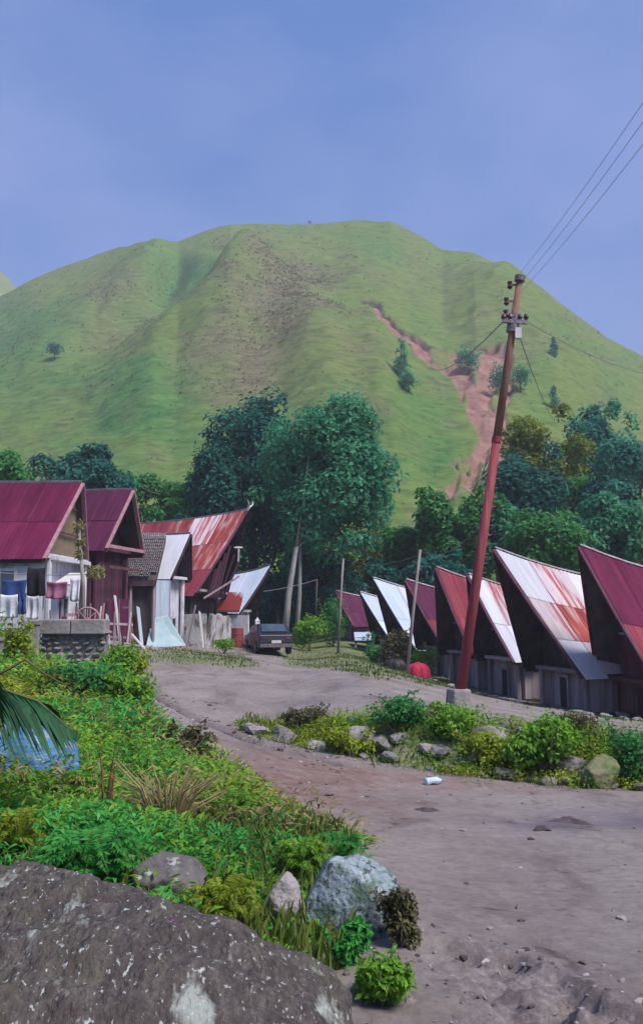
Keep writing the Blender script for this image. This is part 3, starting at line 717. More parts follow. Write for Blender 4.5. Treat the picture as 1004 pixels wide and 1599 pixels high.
def house(name, label, apex, corner, Dn, F, W, L, near_side, base_py=None, roofmat=None, saddle=0.72, sag=0.08, nu=8, nv=2, wall_mat='grey_wood', gable_mat='dark_wood',
          barge='maroon_wood', group=None, back=None, recess=0.55, door=True, seed=1, wall_h=None, base_z=None, planks=True, extra=None, waves=None, straight=False, cat='house', gable_lean=0.35, floor=0.0):
    r = random.Random(seed)
    F = Vector((F[0], F[1])).normalized(); yv = Vector((-F.y, F.x))         # local y axis
    near = yv * near_side
    N = at(*corner, Dn)
    C = Vector((N.x, N.y)) - near * (W / 2)
    x_, y_, z_ = ray(*apex); t = x_ / y_
    s = (t * C.y - C.x) / (F.x - t * F.y)
    A = C + F * s
    za = at(*apex, A.y).z
    bz = base_z if base_z is not None else gz(*(C - F * 1.0))
    root = empty(name, (C.x, C.y, bz), math.atan2(F.y, F.x))
    tag(root, label, cat, group)
    he = N.z - bz; ha = za - bz
    zs = ha - (0.0 if straight else (1 - saddle) * (ha - he))
    hb = ha if back is None else back * ha
    pick = roofmat if callable(roofmat) else (lambda i, j, rr: MT[roofmat])
    roof, ridge, surf = roof_slopes(root, None, W, he, L, s, ha, zs, hb, s if not straight else 0.3, near_side, sag, nu, nv, pick, r, waves=waves)
    # barge boards up the front edge
    for sd in (-1, 1):
        e0, e1 = (s + 0.02, 0, ha + 0.02), (0.02, sd * W / 2, he + 0.02)
        if barge:
            mbm = Vector(e0).lerp(Vector(e1), 0.5) - Vector((0, 0, sag))
            MB().beam(e0, mbm, 0.06, 0.16, (1, 0, 0)).beam(mbm, e1, 0.06, 0.16, (1, 0, 0)).build('barge_board', MT[barge], root)
    # walls: core box, boards on the front and on the near side
    wy = W / 2 - 0.28; x0 = -recess; x1 = -L + 0.5; wh = wall_h or he + 0.12
    core = MB().box(((x0 + x1) / 2, 0, wh / 2 + floor / 2), (x0 - x1, 2 * wy, wh - floor)).build('wall', MT[wall_mat], root)
    if planks:
        vert_planks(core, (x0, -wy), (x0, wy), floor + 0.05, wh - 0.04, max(6, int(2 * wy / 0.22)), MT[wall_mat], r, (1, 0))
        vert_planks(core, (x0, near_side * wy), (x1, near_side * wy), floor + 0.05, wh - 0.04, max(8, int((x0 - x1) / 0.28)), MT[wall_mat], r, (0, near_side))
    # gable: leans out towards the apex
    lean = gable_lean * s
    hr = float(ridge(np.array([s / (L + 2 * s + 1e-6)]))[1][0]) - 0.15
    def half(z): return (W / 2) * max(0.0, (hr - z) / (hr - he)) * 0.88
    zg0 = max(he + 0.1, wh - 0.25)
    zg1 = hr - 0.1
    hb0, hb1 = half(zg0), max(0.04, half(zg1) * 0.9)
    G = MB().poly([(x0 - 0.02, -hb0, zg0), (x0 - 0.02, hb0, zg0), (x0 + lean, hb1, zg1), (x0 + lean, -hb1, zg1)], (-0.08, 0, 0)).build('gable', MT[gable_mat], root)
    if planks:
        nb = max(6, int(2 * hb0 / 0.25))
        for i in range(nb):
            yy = -hb0 + 2 * hb0 * (i + 0.5) / nb
            k = 1.0 if abs(yy) < hb1 else max(0, 1 - (abs(yy) - hb1) / max(1e-3, hb0 - hb1))
            if k < 0.12: continue
            board('plank', G, (x0 + 0.015, yy, zg0), (x0 + 0.015 + lean * k, yy, zg0 + (zg1 - zg0) * k), 2 * hb0 / nb * 0.93, 0.03, MT[gable_mat], (0, 1, 0))
    # front sill beam and eave purlins
    MB().box((x0 + 0.12, 0, wh - 0.06), (0.5, 2 * wy - 0.06, 0.12)).build('ledge', MT[wall_mat], root)
    for sd in (-1, 1):
        MB().beam((0.05, sd * (W / 2 - 0.05), he - 0.06), (-L, sd * (W / 2 - 0.05), he - 0.06), 0.08, 0.12).build('eave_beam', MT['dark_wood'], root)
        MB().tube([(x0 + 0.18, sd * (wy - 0.1), -0.3), (x0 + 0.18, sd * (wy - 0.1), wh)], 0.09, 7).build('post', MT[wall_mat], root)
    if door:
        hd = min(1.0, wh * 0.72)
        d = MB().box((x0 + 0.06, -near_side * wy * 0.05, floor + hd / 2 + 0.06), (0.05, 0.42, hd)).build('door', MT['black'], root)  # black panel paints the shade inside the open doorway
        f = MB().box((x0 + 0.085, -near_side * wy * 0.05 - 0.25, floor + hd / 2 + 0.06), (0.06, 0.08, hd)).box((x0 + 0.085, -near_side * wy * 0.05 + 0.25, floor + hd / 2 + 0.06), (0.06, 0.08, hd)).box((x0 + 0.085, -near_side * wy * 0.05, floor + hd + 0.1), (0.06, 0.58, 0.08))
        f.build('frame', MT[wall_mat], d)
    if extra: extra(root, dict(W=W, he=he, ha=ha, zs=zs, s=s, L=L, x0=x0, x1=x1, wy=wy, wh=wh, ns=near_side, r=r, lean=lean, half=half))
    return root

def cols(*names):
    return lambda i, j, r: MT[names[(i * 3 + j * 5 + (1 if r.random() < 0.25 else 0)) % len(names)]]
def table(rows):
    return lambda i, j, r: MT[rows[min(j, len(rows) - 1)][min(i, len(rows[0]) - 1)]]
RG = 'old saddle-roofed houses in a row on the right of the square'
def loft(root, g):            # plank shelf and shadowed loft beam across the open gable
    z = g['he'] + 0.36 * (g['ha'] - g['he'])
    MB().box((g['x0'] + 0.16, 0, z), (0.3, 2 * g['half'](z) * 0.95, 0.07)).build('loft_beam', MT['grey_wood'], root)
def porch_stones(root, g):
    r = g['r']
    for k in range(6):
        y = (-1 + 2 * (k + 0.5) / 6) * g['wy']
        st = obj('foundation_stone', STONE[k % len(STONE)], MT['stone'], root, (g['x0'] + 0.35 + 0.2 * r.random(), y, 0.02), (0, 0, r.random() * 6), (0.22, 0.2, 0.13))
def both(*fs):
    def f(root, g):
        for q in fs: q(root, g)
    return f

# stones shared by walls, bank and footings
def make_stone(name, seed, sub=2, rough=0.28, flat=0.75):
    import bmesh
    bm = bmesh.new(); bmesh.ops.create_icosphere(bm, subdivisions=sub, radius=1.0)
    rs = random.Random(seed * 13 + 5); cuts = []
    for _ in range(11):
        pn = Vector((rs.gauss(0, 1), rs.gauss(0, 1), rs.gauss(0, 1))).normalized(); cuts.append((pn, rs.uniform(0.55, 0.82)))
    for v in bm.verts:
        p = v.co.copy()
        k = 1 + rough * float(fbm(p.x * 1.3 + seed * 7.1, p.y * 1.3, p.z * 1.3 + seed, 3)) + 0.05 * float(vnoise(p.x * 6, p.y * 6, p.z * 6 + seed))
        q = p * k
        m = max(abs(q.x), abs(q.y), abs(q.z)); q = q.lerp(q * (0.85 / m), 0.35)      # slightly blocky
        for pn, pd in cuts:
            e = q.dot(pn) - pd
            if e > 0: q = q - pn * e
        v.co = Vector((q.x, q.y, q.z * flat))
    me = bpy.data.meshes.new(name); bm.to_mesh(me); bm.free()
    me.materials.append(MT['stone'])
    return me
STONE = [make_stone('stone', k) for k in range(7)]

FR = (-0.955, -0.297)
h7 = house('saddle_roof_house', 'maroon sheet roof house nearest the camera, at the right edge of the photo', (905, 855), (1032, 1076), 25.2, (-0.985, -0.17), 3.7, 8, 1,
           roofmat=cols('purple_roof', 'purple_roof', 'red_roof'), group=RG, seed=7, extra=both(loft, porch_stones), nu=9, wall_mat='brown_wood', gable_mat='maroon_wood', base_z=-3.33)
h6 = house('saddle_roof_house', 'tall house whose white roof is blotched with red, second from the right edge', (772, 859), (908, 1054), 28.0, FR, 3.4, 8, 1,
           roofmat=table([['galv', 'patch_roof', 'galv', 'patch_roof', 'patch_roof', 'galv', 'galv', 'patch_roof', 'galv'],
                          ['patch_roof', 'rust_roof', 'galv', 'rust_roof', 'galv', 'galv', 'patch_roof', 'galv', 'galv'],
                          ['galv', 'patch_roof', 'rust_roof', 'patch_roof', 'galv', 'patch_roof', 'galv', 'galv', 'galv']]), nu=9, nv=3, group=RG, seed=6, extra=both(loft, porch_stones), base_z=-3.38)
h5 = house('saddle_roof_house', 'small house behind the red pole, pale roof with one orange rust patch', (731, 899), (803, 1034), 32.4, FR, 3.0, 7.5, 1,
           roofmat=table([['galv', 'patch_roof', 'rust_roof', 'rust_roof'] + ['galv'] * 10, ['galv'] * 14]), nu=14, nv=2, group=RG, seed=5, extra=both(loft, porch_stones))
h4 = house('saddle_roof_house', 'streaked pink and red roofed house partly hidden by the leaning pole', (681, 888), (738, 1024), 35.2, FR, 3.1, 8, 1,
           roofmat=cols('red_roof', 'red_roof', 'red_roof', 'plum_roof'), group=RG, seed=4, extra=both(loft, porch_stones))
h3 = house('saddle_roof_house', 'dull plum roofed house just right of the plain white roof', (634, 907), (696, 1016), 39.5, FR, 3.2, 8, 1,
           roofmat=cols('plum_roof', 'plum_roof', 'red_roof'), group=RG, seed=3, extra=porch_stones)
h2 = house('saddle_roof_house', 'house with a plain bright white metal roof behind the thin pole', (582, 904), (650, 1016), 43.5, FR, 3.3, 8, 1,
           roofmat=cols('galv_blue', 'galv'), group=RG, seed=2, barge=None, extra=porch_stones, wall_mat='dark_wood')
h1 = house('saddle_roof_house', 'narrow pale blue roofed house left of the plain white roof', (562, 926), (612, 1004), 48.5, FR, 3.0, 7, 1,
           roofmat='galv_blue', group=RG, seed=8, barge=None, nu=6)
h0 = house('saddle_roof_house', 'far plum roofed house at the left end of the right row', (525, 924), (553, 978), 54, (-0.96, -0.28), 3.2, 7, 1,
           roofmat='plum_roof', group=RG, seed=9, nu=6)

# lean-to porch before the farthest house
p0 = at(548, 1003, 52)
lt = tag(empty('lean_to_shed', (p0.x, p0.y, gz(p0.x, p0.y))), 'low open lean-to with a pale tin roof beside the far plum house', 'shed')
zz = p0.z - lt.location.z
def ltf(U, Vv): return np.stack([0.2 + U * 2.2, -1.6 * Vv + 0.9, zz + 0.55 - 0.45 * Vv], -1)
MB().poly([(0.2, 0.9, zz + 0.5), (2.4, 0.9, zz + 0.5), (2.4, -0.7, zz + 0.05), (0.2, -0.7, zz + 0.05)], (0, 0, -0.05)).build('roof', MT['dark_wood'], lt)
for i in range(3): sheet(lt.children[0], ltf, i / 3, (i + 1) / 3 + 0.01, 0, 1, 2.2, 1.6, 6, MT['galv_blue'], 0.03 + 0.012 * (i % 2))
for x in (0.25, 1.3, 2.3): MB().tube([(x, -0.6, -0.2), (x, -0.6, zz + 0.06)], 0.06, 6).build('post', MT['white_trim'], lt)
MB().box((1.3, 0.2, 0.45), (2.0, 0.9, 0.12)).build('bench_floor', MT['grey_wood'], lt)

# ---- left row -------------------------------------------------------
LG = 'houses in a row on the left of the square'
def l1_extra(root, g):
    s = -1
    wy = g['wy']
    # whitewashed side wall with two windows and a door, white sill beam under the gable
    w = MB().box((-4.8, s * (wy + 0.05), g['he'] / 2 - 0.05), (8.6, 0.06, g['he'] - 0.3)).build('side_wall', MT['white_wall'], root)
    for x, wd in ((-1.35, 0.9), (-3.0, 0.9), (-5.2, 0.9)):
        f = MB().box((x, s * (wy + 0.11), g['he'] - 0.75), (wd + 0.14, 0.05, 0.95)).build('window', MT['white_trim'], root)
        for k in (-1, 1): MB().box((x + k * wd * 0.25, s * (wy + 0.145), g['he'] - 0.75), (wd * 0.44, 0.03, 0.8)).build('pane', MT['glass'], f)
    MB().beam((0.05, -g['W'] / 2 + 0.1, g['he'] + 0.12), (0.05, g['W'] / 2 - 0.1, g['he'] + 0.12), 0.12, 0.14).build('tie_beam', MT['white_trim'], root)
    # panel divisions of the gable
    for k, z in ((0, 0.36), (1, 0.68)):
        zz = g['he'] + z * (g['ha'] - g['he'])
        MB().box((g['x0'] + 0.06 + g['lean'] * z, 0, zz), (0.05, 2 * g['half'](zz) * 0.9, 0.05)).build('batten', MT['brown_wood'], root)
    # open terrace under the gable: slanted pale board and rail
    board('slanted_panel', root, (0.35, -1.4, g['he'] - 0.75), (0.35, 0.1, g['he'] - 0.35), 0.55, 0.05, MT['white_trim'], (1, 0, 0))
    MB().box((0.5, -0.6, 0.55), (0.08, 2.2, 0.1)).box((0.5, -1.6, 0.3), (0.08, 0.08, 0.6)).box((0.5, 0.4, 0.3), (0.08, 0.08, 0.6)).build('rail', MT['pink_trim'], root)
l1 = house('gable_house', 'gabled house with a large purple-red roof at the left edge of the photo', (128, 756), (68, 873), 26, (0.998, -0.04), 4.2, 10, -1,
           roofmat='purple_roof', straight=True, sag=0.0, nu=9, nv=2, barge='pink_trim', gable_mat='beige_panel', wall_mat='white_wall', group=LG, planks=False, door=True, seed=21, recess=0.12, gable_lean=0.75, base_z=-0.75, extra=l1_extra, waves=9)
def l2_extra(root, g):
    z = g['he'] + 0.12
    MB().beam((0.05, -g['W'] / 2 + 0.1, z), (0.05, g['W'] / 2 - 0.1, z), 0.1, 0.12).build('tie_beam', MT['pink_trim'], root)
    MB().beam((0.0, -g['W'] / 2 + 0.35, z - 0.75), (0.0, g['W'] / 2 - 0.35, z - 0.75), 0.08, 0.1).build('lower_beam', MT['brown_wood'], root)
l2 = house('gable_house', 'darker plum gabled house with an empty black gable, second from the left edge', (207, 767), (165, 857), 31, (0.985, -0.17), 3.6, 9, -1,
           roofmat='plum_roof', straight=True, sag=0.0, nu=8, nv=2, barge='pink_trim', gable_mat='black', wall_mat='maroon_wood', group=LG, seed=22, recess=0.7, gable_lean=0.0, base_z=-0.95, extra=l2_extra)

# L3: small house under a mossy tile roof, ridge across the view
c3 = at(205, 903, 35.0)
r3 = tag(empty('tile_roof_house', (c3.x, c3.y, -1.35)), 'small house with a worn grey tiled roof between two gabled houses', 'house', LG)
def t3(U, Vv):
    st = np.floor(Vv * 15) / 15
    return np.stack([-1.25 + 2.25 * U - 0.1 * (1 - Vv), 2.6 - 2.6 * Vv, (c3.z + 1.35) + 2.0 * (1 - Vv) - 0.22 * np.sin(np.pi * Vv)], -1)
rf3 = MB().poly([(-1.25, 0.06, c3.z + 1.29), (1.0, 0.06, c3.z + 1.29), (0.9, 2.66, c3.z + 3.28), (-1.35, 2.66, c3.z + 3.28)], (0, 0, -0.25)).build('roof', MT['dark_wood'], r3)
NT, NRW = 26, 17
Vt_, Ft_ = [], []
rr = random.Random(3)
for j in range(NRW):
    for i in range(NT):
        u0, u1 = i / NT + 0.003, (i + 1) / NT - 0.003
        v0, v1 = j / NRW, (j + 1.25) / NRW
        if j > NRW - 3 and i > NT - 4: continue
        a = t3(np.array([u0, (u0 + u1) / 2, u1, u0, (u0 + u1) / 2, u1]), np.array([v0] * 3 + [min(v1, 1.04)] * 3))
        dz = np.array([0.05, 0.09, 0.05, 0.10, 0.15, 0.10]) + rr.uniform(-0.015, 0.02); a[:, 2] += dz
        n0 = len(Vt_); Vt_ += [tuple(q) for q in a]; Ft_ += [(n0, n0 + 3, n0 + 4, n0 + 1), (n0 + 1, n0 + 4, n0 + 5, n0 + 2)]
tl = obj('roof_tiles', py_mesh('roof_tiles', Vt_, Ft_), MT['tile_roof'], rf3); tl['kind'] = 'stuff'
MB().box((-0.15, 1.5, (c3.z + 1.3) / 2), (2.0, 2.2, c3.z + 1.3)).build('wall', MT['dark_wood'], r3)
for x in (-1.1, -0.05, 0.9): MB().tube([(x, 0.2, -0.2), (x, 0.2, c3.z + 1.3)], 0.07, 6).build('post', MT['grey_wood'], r3)
MB().box((-0.12, 0.12, c3.z + 1.22), (2.2, 0.1, 0.12)).build('eave_beam', MT['black'], r3)

# L4
l4 = house('saddle_roof_house', 'small house with a pale lilac tin roof between tiled roof and rusty roof', (297, 835), (267, 903), 37, (0.985, -0.17), 2.6, 3.4, -1,
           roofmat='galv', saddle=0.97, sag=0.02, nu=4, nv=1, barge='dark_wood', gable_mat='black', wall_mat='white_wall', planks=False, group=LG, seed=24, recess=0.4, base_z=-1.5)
def l5_extra(root, g):
    # weathered upright boards of the gable porch, white cross piece, horn finial on the apex
    ha, he, s = g['ha'], g['he'], g['s']
    for k in range(6):
        y = -0.9 + 1.9 * k / 5
        zt = he + (0.95 - 0.16 * abs(k - 3)) * (ha - he) * 0.62
        board('gable_board', root, (0.2, y, he - 0.2), (0.55 + 0.1 * k, y, zt), 0.26, 0.04, MT['maroon_wood'], (0, 1, 0))
    zc = he + 0.55 * (ha - he)
    MB().beam((1.35, -0.55, zc), (1.35, 0.6, zc + 0.08), 0.05, 0.07).beam((1.36, 0.05, zc + 0.1), (1.36, 0.05, zc - 0.65), 0.05, 0.07).build('cross_piece', MT['white_trim'], root)
    for sd in (-1, 1):
        MB().tube([(s, 0, ha), (s + 0.15, 0.1 * sd, ha + 0.22), (s + 0.22, 0.28 * sd, ha + 0.32), (s + 0.2, 0.42 * sd, ha + 0.5)], [0.06, 0.05, 0.035, 0.015], 5).build('horn_finial', MT['white_trim'], root)
    MB().beam((0.1, -g['W'] / 2 + 0.2, he + 0.15), (0.1, g['W'] / 2 - 0.2, he + 0.05), 0.1, 0.12).build('tie_beam', MT['grey_wood'], root)
    MB().beam((0.3, -g['W'] / 2 + 0.3, he - 0.25), (0.9, g['W'] / 2 - 0.6, he + 0.9), 0.07, 0.07).build('brace', MT['grey_wood'], root)
    # peeling plaster base, broken along its foot
    P = [(0.0, -0.15), (0.6, 0.0), (1.2, -0.1), (2.2, -0.05), (3.0, -0.2), (3.0, 1.25), (2.6, 1.5), (1.9, 1.42), (1.2, 1.6), (0.5, 1.5), (0.0, 1.62)]
    MB().poly([(0.45 + 0.03 * i, -1.75 + y, z) for i, (y, z) in enumerate(P)], (-0.16, 0, 0)).build('plaster_wall', MT['peeling_wall'], root)
    MB().poly([(0.45, -1.85, -0.2), (-2.4, -1.85, -0.2), (-2.4, -1.85, 1.5), (0.45, -1.85, 1.62)], (0, 0.12, 0)).build('plaster_wall', MT['peeling_wall'], root)
l5 = house('saddle_roof_house', 'largest left house, sweeping rust-striped red roof with horn finial', (385, 798), (305, 926), 40.5, (0.97, -0.24), 4.2, 8.5, -1,
           roofmat=table([['rust_roof', 'patch_roof', 'rust_roof', 'red_roof', 'rust_roof', 'red_roof', 'patch_roof', 'red_roof', 'red_roof'], ['rust_roof', 'rust_roof', 'patch_roof', 'red_roof', 'rust_roof', 'red_roof', 'rust_roof', 'red_roof', 'plum_roof'],
                          ['red_roof', 'red_roof', 'rust_roof', 'red_roof', 'red_roof', 'red_roof', 'red_roof', 'red_roof', 'red_roof']]),
           saddle=0.86, nu=9, nv=3, group=LG, seed=25, wall_mat='dark_wood', base_z=-1.85, door=False, extra=l5_extra, gable_lean=0.3)
def l6_extra(root, g):
    ns = -1
    z = g['he']
    p = MB().poly([(-1.35, ns * (g['W'] / 2 + 0.05), z + 0.05), (0.0, ns * (g['W'] / 2 + 0.05), z + 0.05), (0.0, ns * 0.55, z + 1.0), (-1.1, ns * 0.55, z + 1.0)], (0, ns * 0.04, 0.03)).build('red_roof_patch', MT['rust_roof'], root)
    MB().box((-0.5, ns * (g['W'] / 2 - 0.05), (z) / 2 - 0.1), (1.9, 0.08, z - 0.1)).build('side_wall', MT['white_wall'], root)
l6 = house('saddle_roof_house', 'little shelter with an upswept pale blue roof and white wall, left of the car', (422, 884), (375, 956), 44, (0.95, -0.3), 2.3, 2.6, -1,
           roofmat='galv_blue', saddle=0.8, nu=4, nv=1, group=LG, seed=26, barge=None, wall_mat='white_wall', planks=False, door=False, base_z=-2.0, gable_mat='maroon_wood', extra=l6_extra)

# sheet-metal fence and leaning sheets between the houses
def panel_fence(name, label, px0, px1, pyt, pyb, D0, D1, n, mat, lean=0.0):
    a, b = at(px0, pyb, D0), at(px1, pyb, D1); t = at(px0, pyt, D0)
    h = t.z - a.z
    ro = tag(empty(name, a), label, 'fence')
    d = (b - a) / n
    for i in range(n):
        def fn(U, Vv, i=i):
            q = np.stack([d.x * (i + U), d.y * (i + U), d.z * (i + U)], -1)
            return q + np.stack([0 * U, lean * (1 - Vv), h * (1 - Vv)], -1)
        sheet(ro, fn, 0, 1, 0, 1 + 0.03 * (i % 2), 0.9, h, 5, mat, 0.01 * (i % 2), name='sheet', amp=0.012)
    MB().beam((0, 0.05, h * 0.8), (d.x * n, d.y * n + 0.05, d.z * n + h * 0.8), 0.05, 0.07).build('rail', MT['grey_wood'], ro)
    for i in range(n + 1): MB().beam((d.x * i, d.y * i + 0.06, d.z * i - 0.2), (d.x * i, d.y * i + 0.06, d.z * i + h), 0.06, 0.06).build('post', MT['grey_wood'], ro)
    return ro
panel_fence('sheet_metal_fence', 'screen of tall pale tin sheets under the tiled roof', 206, 264, 905, 968, 35.4, 36.2, 4, MT['galv_blue'])
panel_fence('sheet_metal_fence', 'low fence of maroon boards beneath the black-gabled house', 168, 200, 935, 1000, 30.5, 31, 2, MT['plum_roof'])
tp = [at(228, 1012, 35), at(290, 1008, 35.2), at(262, 962, 35.6), at(238, 966, 35.6)]
th = MB(); 
for i in range(1): th.poly([tp[0], tp[1], tp[2], tp[3]], (0, 0.05, 0.02))
tarp = th.build('leaning_sheet', M('cyan_sheet', [(0.3, (0.30, 0.44, 0.52)), (0.7, (0.44, 0.55, 0.62))], 2)); tag(tarp, 'pale cyan sheet leaning against the fence below the lilac roof', 'sheet')

def lean(label, p0, p1, D, w, mat, name='leaning_board', cat='board'):
    o = board(name, None, at(*p0, D), at(*p1, D + 0.25), w, 0.035, MT[mat], (0, 1, 0)); tag(o, label, cat); return o
lean('long grey board leaning on the peeling wall under the rust-striped roof', (292, 1010), (306, 945), 38.6, 0.3, 'grey_wood')
lean('white board leaning on the peeling wall right of the grey board', (318, 1012), (312, 955), 38.7, 0.42, 'white_trim')
lean('pale tin strip leaning beside the cyan sheet', (222, 1006), (216, 948), 34.8, 0.45, 'galv_blue')
lean('short brown board propped at the foot of the tin screen', (208, 1004), (206, 968), 34.6, 0.5, 'brown_wood')
lean('bleached board leaning by the doorway of the black-gabled house', (188, 1000), (180, 930), 29.5, 0.22, 'white_trim')
# ------------------------------------------------------------------ trees
def unit(n):
    v = rng.normal(size=(n, 3)); return v / np.linalg.norm(v, axis=1, keepdims=True)
def leaf_quads(P, N, size, aspect=0.5, curl=0.25):
    """one diamond leaf of four corners at each point, its blade roughly square to N"""
    n = len(P); N = N / (np.linalg.norm(N, axis=1, keepdims=True) + 1e-9)
    T = np.cross(N, unit(n)); T /= np.linalg.norm(T, axis=1, keepdims=True) + 1e-9
    B = np.cross(N, T)
    s = (size * rng.uniform(0.6, 1.3, n))[:, None] if not hasattr(size, '__len__') else np.asarray(size)[:, None]
    mid = P + T * s * 0.5 + N * s * curl * 0.3
    return np.stack([P, mid + B * s * aspect * 0.5, P + T * s - N * s * curl * 0.2, mid - B * s * aspect * 0.5], 1).reshape(-1, 4, 3)
def quads_mesh(name, Q): return np_mesh(name, Q.reshape(-1, 3), np.arange(len(Q) * 4).reshape(-1, 4))
def crown_leaves(c, R, nblob, nleaf, size, outl=0.3, r_blob=(0.22, 0.36), top=0.35, conic=False, flat=1.0):
    """clumps of leaves spread through an ellipsoid; returns quads and clump centres"""
    d = unit(nblob); rad = rng.uniform(0.25, 1.0, nblob) ** 0.6
    C = d * rad[:, None]
    if conic:
        C[:, 2] = rng.uniform(-1, 1, nblob); C[:, :2] = (d[:, :2]) * ((1 - C[:, 2:3]) / 2) * 0.95
    rb = rng.uniform(*r_blob, nblob)
    if not conic:
        out = rng.random(nblob) < outl; C[out] = d[out] * rng.uniform(0.95, 1.22, int(out.sum()))[:, None]; rb[out] *= 0.5
    if conic: rb = rb * (0.35 + 0.65 * (1 - C[:, 2]) / 2)
    C = C * (1 - rb[:, None] * 0.8)
    k = rng.choice(nblob, nleaf, p=rb ** 2 / (rb ** 2).sum())
    u = unit(nleaf); u[:, 2] = np.where(rng.random(nleaf) < top, np.abs(u[:, 2]), u[:, 2])
    wob = 1 + 0.30 * fbm(u[:, 0] * 2 + k * 3.7, u[:, 1] * 2, u[:, 2] * 2, 2)
    rr = rng.uniform(0.55, 1.05, nleaf) ** 0.7 * wob
    P = C[k] + u * (rb[k] * rr)[:, None] * np.array([1, 1, flat])
    Pw = np.asarray(c) + P * np.asarray(R)
    N = u + unit(nleaf) * 0.75 + np.array([0, 0, 0.35])
    return leaf_quads(Pw, N, size), np.asarray(c) + C * np.asarray(R)
def tree(name, label, base, crown_c, R, nleaf, size, mat, trunk_r=0.22, nblob=26, bark='bark', group=None, cat='tree', conic=False, limbs=7, trunk_pts=None, r_blob=(0.22, 0.36), outl=0.26):
    base = Vector(base); cc = Vector(crown_c) - base
    root = tag(empty(name, base), label, cat, group)
    Q, C = crown_leaves(cc, R, nblob, nleaf, size, outl, conic=conic, r_blob=r_blob)
    mb = MB()
    top = cc + Vector((0, 0, R[2] * (0.75 if conic else 0.25)))
    tr = trunk_pts or [(0, 0, -0.4), (cc.x * 0.2 + 0.1, cc.y * 0.2, top.z * 0.3), (cc.x * 0.6 - 0.1, cc.y * 0.6, top.z * 0.65), tuple(top)]
    mb.tube(tr, [trunk_r * k for k in np.linspace(1.15, 0.35, len(tr))], 8)
    st = [Vector(tr[len(tr) // 2]), Vector(tr[-2]), Vector(tr[-1])]
    for i in range(min(limbs, len(C))):
        e = Vector(C[i]); s = st[i % 3]; m = s.lerp(e, 0.5) + Vector((0, 0, -0.06 * (e - s).length))
        mb.tube([s, m, e], [trunk_r * 0.42, trunk_r * 0.25, trunk_r * 0.08], 5)
    mb.build('trunk', MT[bark], root, True)
    obj('crown', quads_mesh('crown', Q), mat, root)
    return root
MT['bark'] = M('bark', [(0.3, (0.06, 0.045, 0.045)), (0.7, (0.15, 0.12, 0.115))], 5, stretch=(1, 1, 0.3), bump=0.5)
MT['pale_bark'] = M('pale_bark', [(0.3, (0.16, 0.15, 0.15)), (0.7, (0.32, 0.30, 0.30))], 4, stretch=(1, 1, 0.3), bump=0.4)
LD = LEAF('dark_teal_leaf', (0.012, 0.075, 0.068), (0.028, 0.165, 0.135), (0.06, 0.25, 0.20), trans=0.5, nscale=0.35)
LT = LEAF('teal_leaf', (0.032, 0.17, 0.095), (0.07, 0.32, 0.175), (0.15, 0.44, 0.24), trans=0.5, nscale=0.3)
LM = LEAF('mid_green_leaf', (0.032, 0.15, 0.045), (0.07, 0.28, 0.08), (0.14, 0.37, 0.11), trans=0.5, nscale=0.35)
LY = LEAF('olive_leaf', (0.07, 0.12, 0.016), (0.16, 0.23, 0.026), (0.26, 0.31, 0.05), trans=0.45, nscale=0.4)
LB = LEAF('blue_green_leaf', (0.02, 0.13, 0.11), (0.048, 0.235, 0.19), (0.09, 0.32, 0.26), trans=0.5, nscale=0.3)

def ptree(label, px, top, bot, wpx, D, mat, nleaf, size=0.42, base_py=None, name='broadleaf_tree', depth=0.85, **kw):
    """tree from the outline it has in the photograph, standing at depth D"""
    a, b = at(px, top, D), at(px, bot, D); c = (a + b) / 2 ; R = (wpx * 1.12 / FPX * D / 2, wpx / FPX * D / 2 * depth, (a.z - b.z) / 2)
    bx = kw.pop('base_x', c.x); by = kw.pop('base_y', D)
    bz = gz(bx, by) if by < 60 else -2.5
    return tree(name, label, (bx, by, bz), c, R, nleaf, size, mat, **kw)
TG = 'trees behind the houses'
ptree('big dark tree with the tallest round crown behind the rusty roof', 396, 592, 910, 185, 63, LD, 20000, group=TG, outl=0.16, nblob=50, trunk_r=0.4)
b0 = at(443, 985, 54)
ptree('spreading green tree with pale bare trunk behind the parked car', 527, 618, 885, 222, 57, LT, 22000, outl=0.26, base_x=b0.x, base_y=54, group=TG, nblob=54, bark='pale_bark', trunk_r=0.2,
      trunk_pts=[(0, 0, -0.5), (0.3, 0.2, 3), (0.7, 0.8, 5.8), (1.6, 2.0, 8.5), (2.6, 3, 11)])
b0 = at(462, 985, 55)
ptree('slim tree with a straight pale stem right of the bare trunk', 478, 690, 880, 115, 56, LT, 6500, base_x=b0.x, base_y=55, group=TG, nblob=16, bark='pale_bark', trunk_r=0.15)
ptree('dark leafy tree rising above the two gabled houses on the left', 125, 688, 830, 175, 60, LD, 8000, group=TG, base_y=59)
ptree('green tree cut by the left edge behind the purple-red roof', 5, 695, 830, 110, 57, LM, 4500, group=TG)
ptree('mid green tree between the tiled roof and the big dark tree', 265, 728, 860, 150, 64, LM, 7500, group=TG)
ptree('shadowy low tree directly behind the rust-striped red roof', 335, 700, 880, 110, 60, LD, 5500, group=TG, base_y=59)
ptree('olive tinted tree in the gap between the two house rows', 565, 822, 940, 165, 66, LY, 7000, group=TG)
ptree('dark low tree below the olive tree in the gap', 520, 862, 985, 130, 59.5, LD, 5500, group=TG)
ptree('dark tree directly behind the plain white roof', 615, 872, 985, 120, 59, LD, 5000, group=TG)
ptree('green tree right above the thin grey pole', 648, 800, 920, 130, 63, LM, 5500, group=TG)
ptree('green tree left of the red pole, below the landslide', 722, 742, 920, 140, 60, LM, 7500, group=TG, base_y=59)
ptree('yellow-green tree crown right of the red pole, below the landslide', 852, 640, 780, 145, 72, LY, 7500, group=TG)
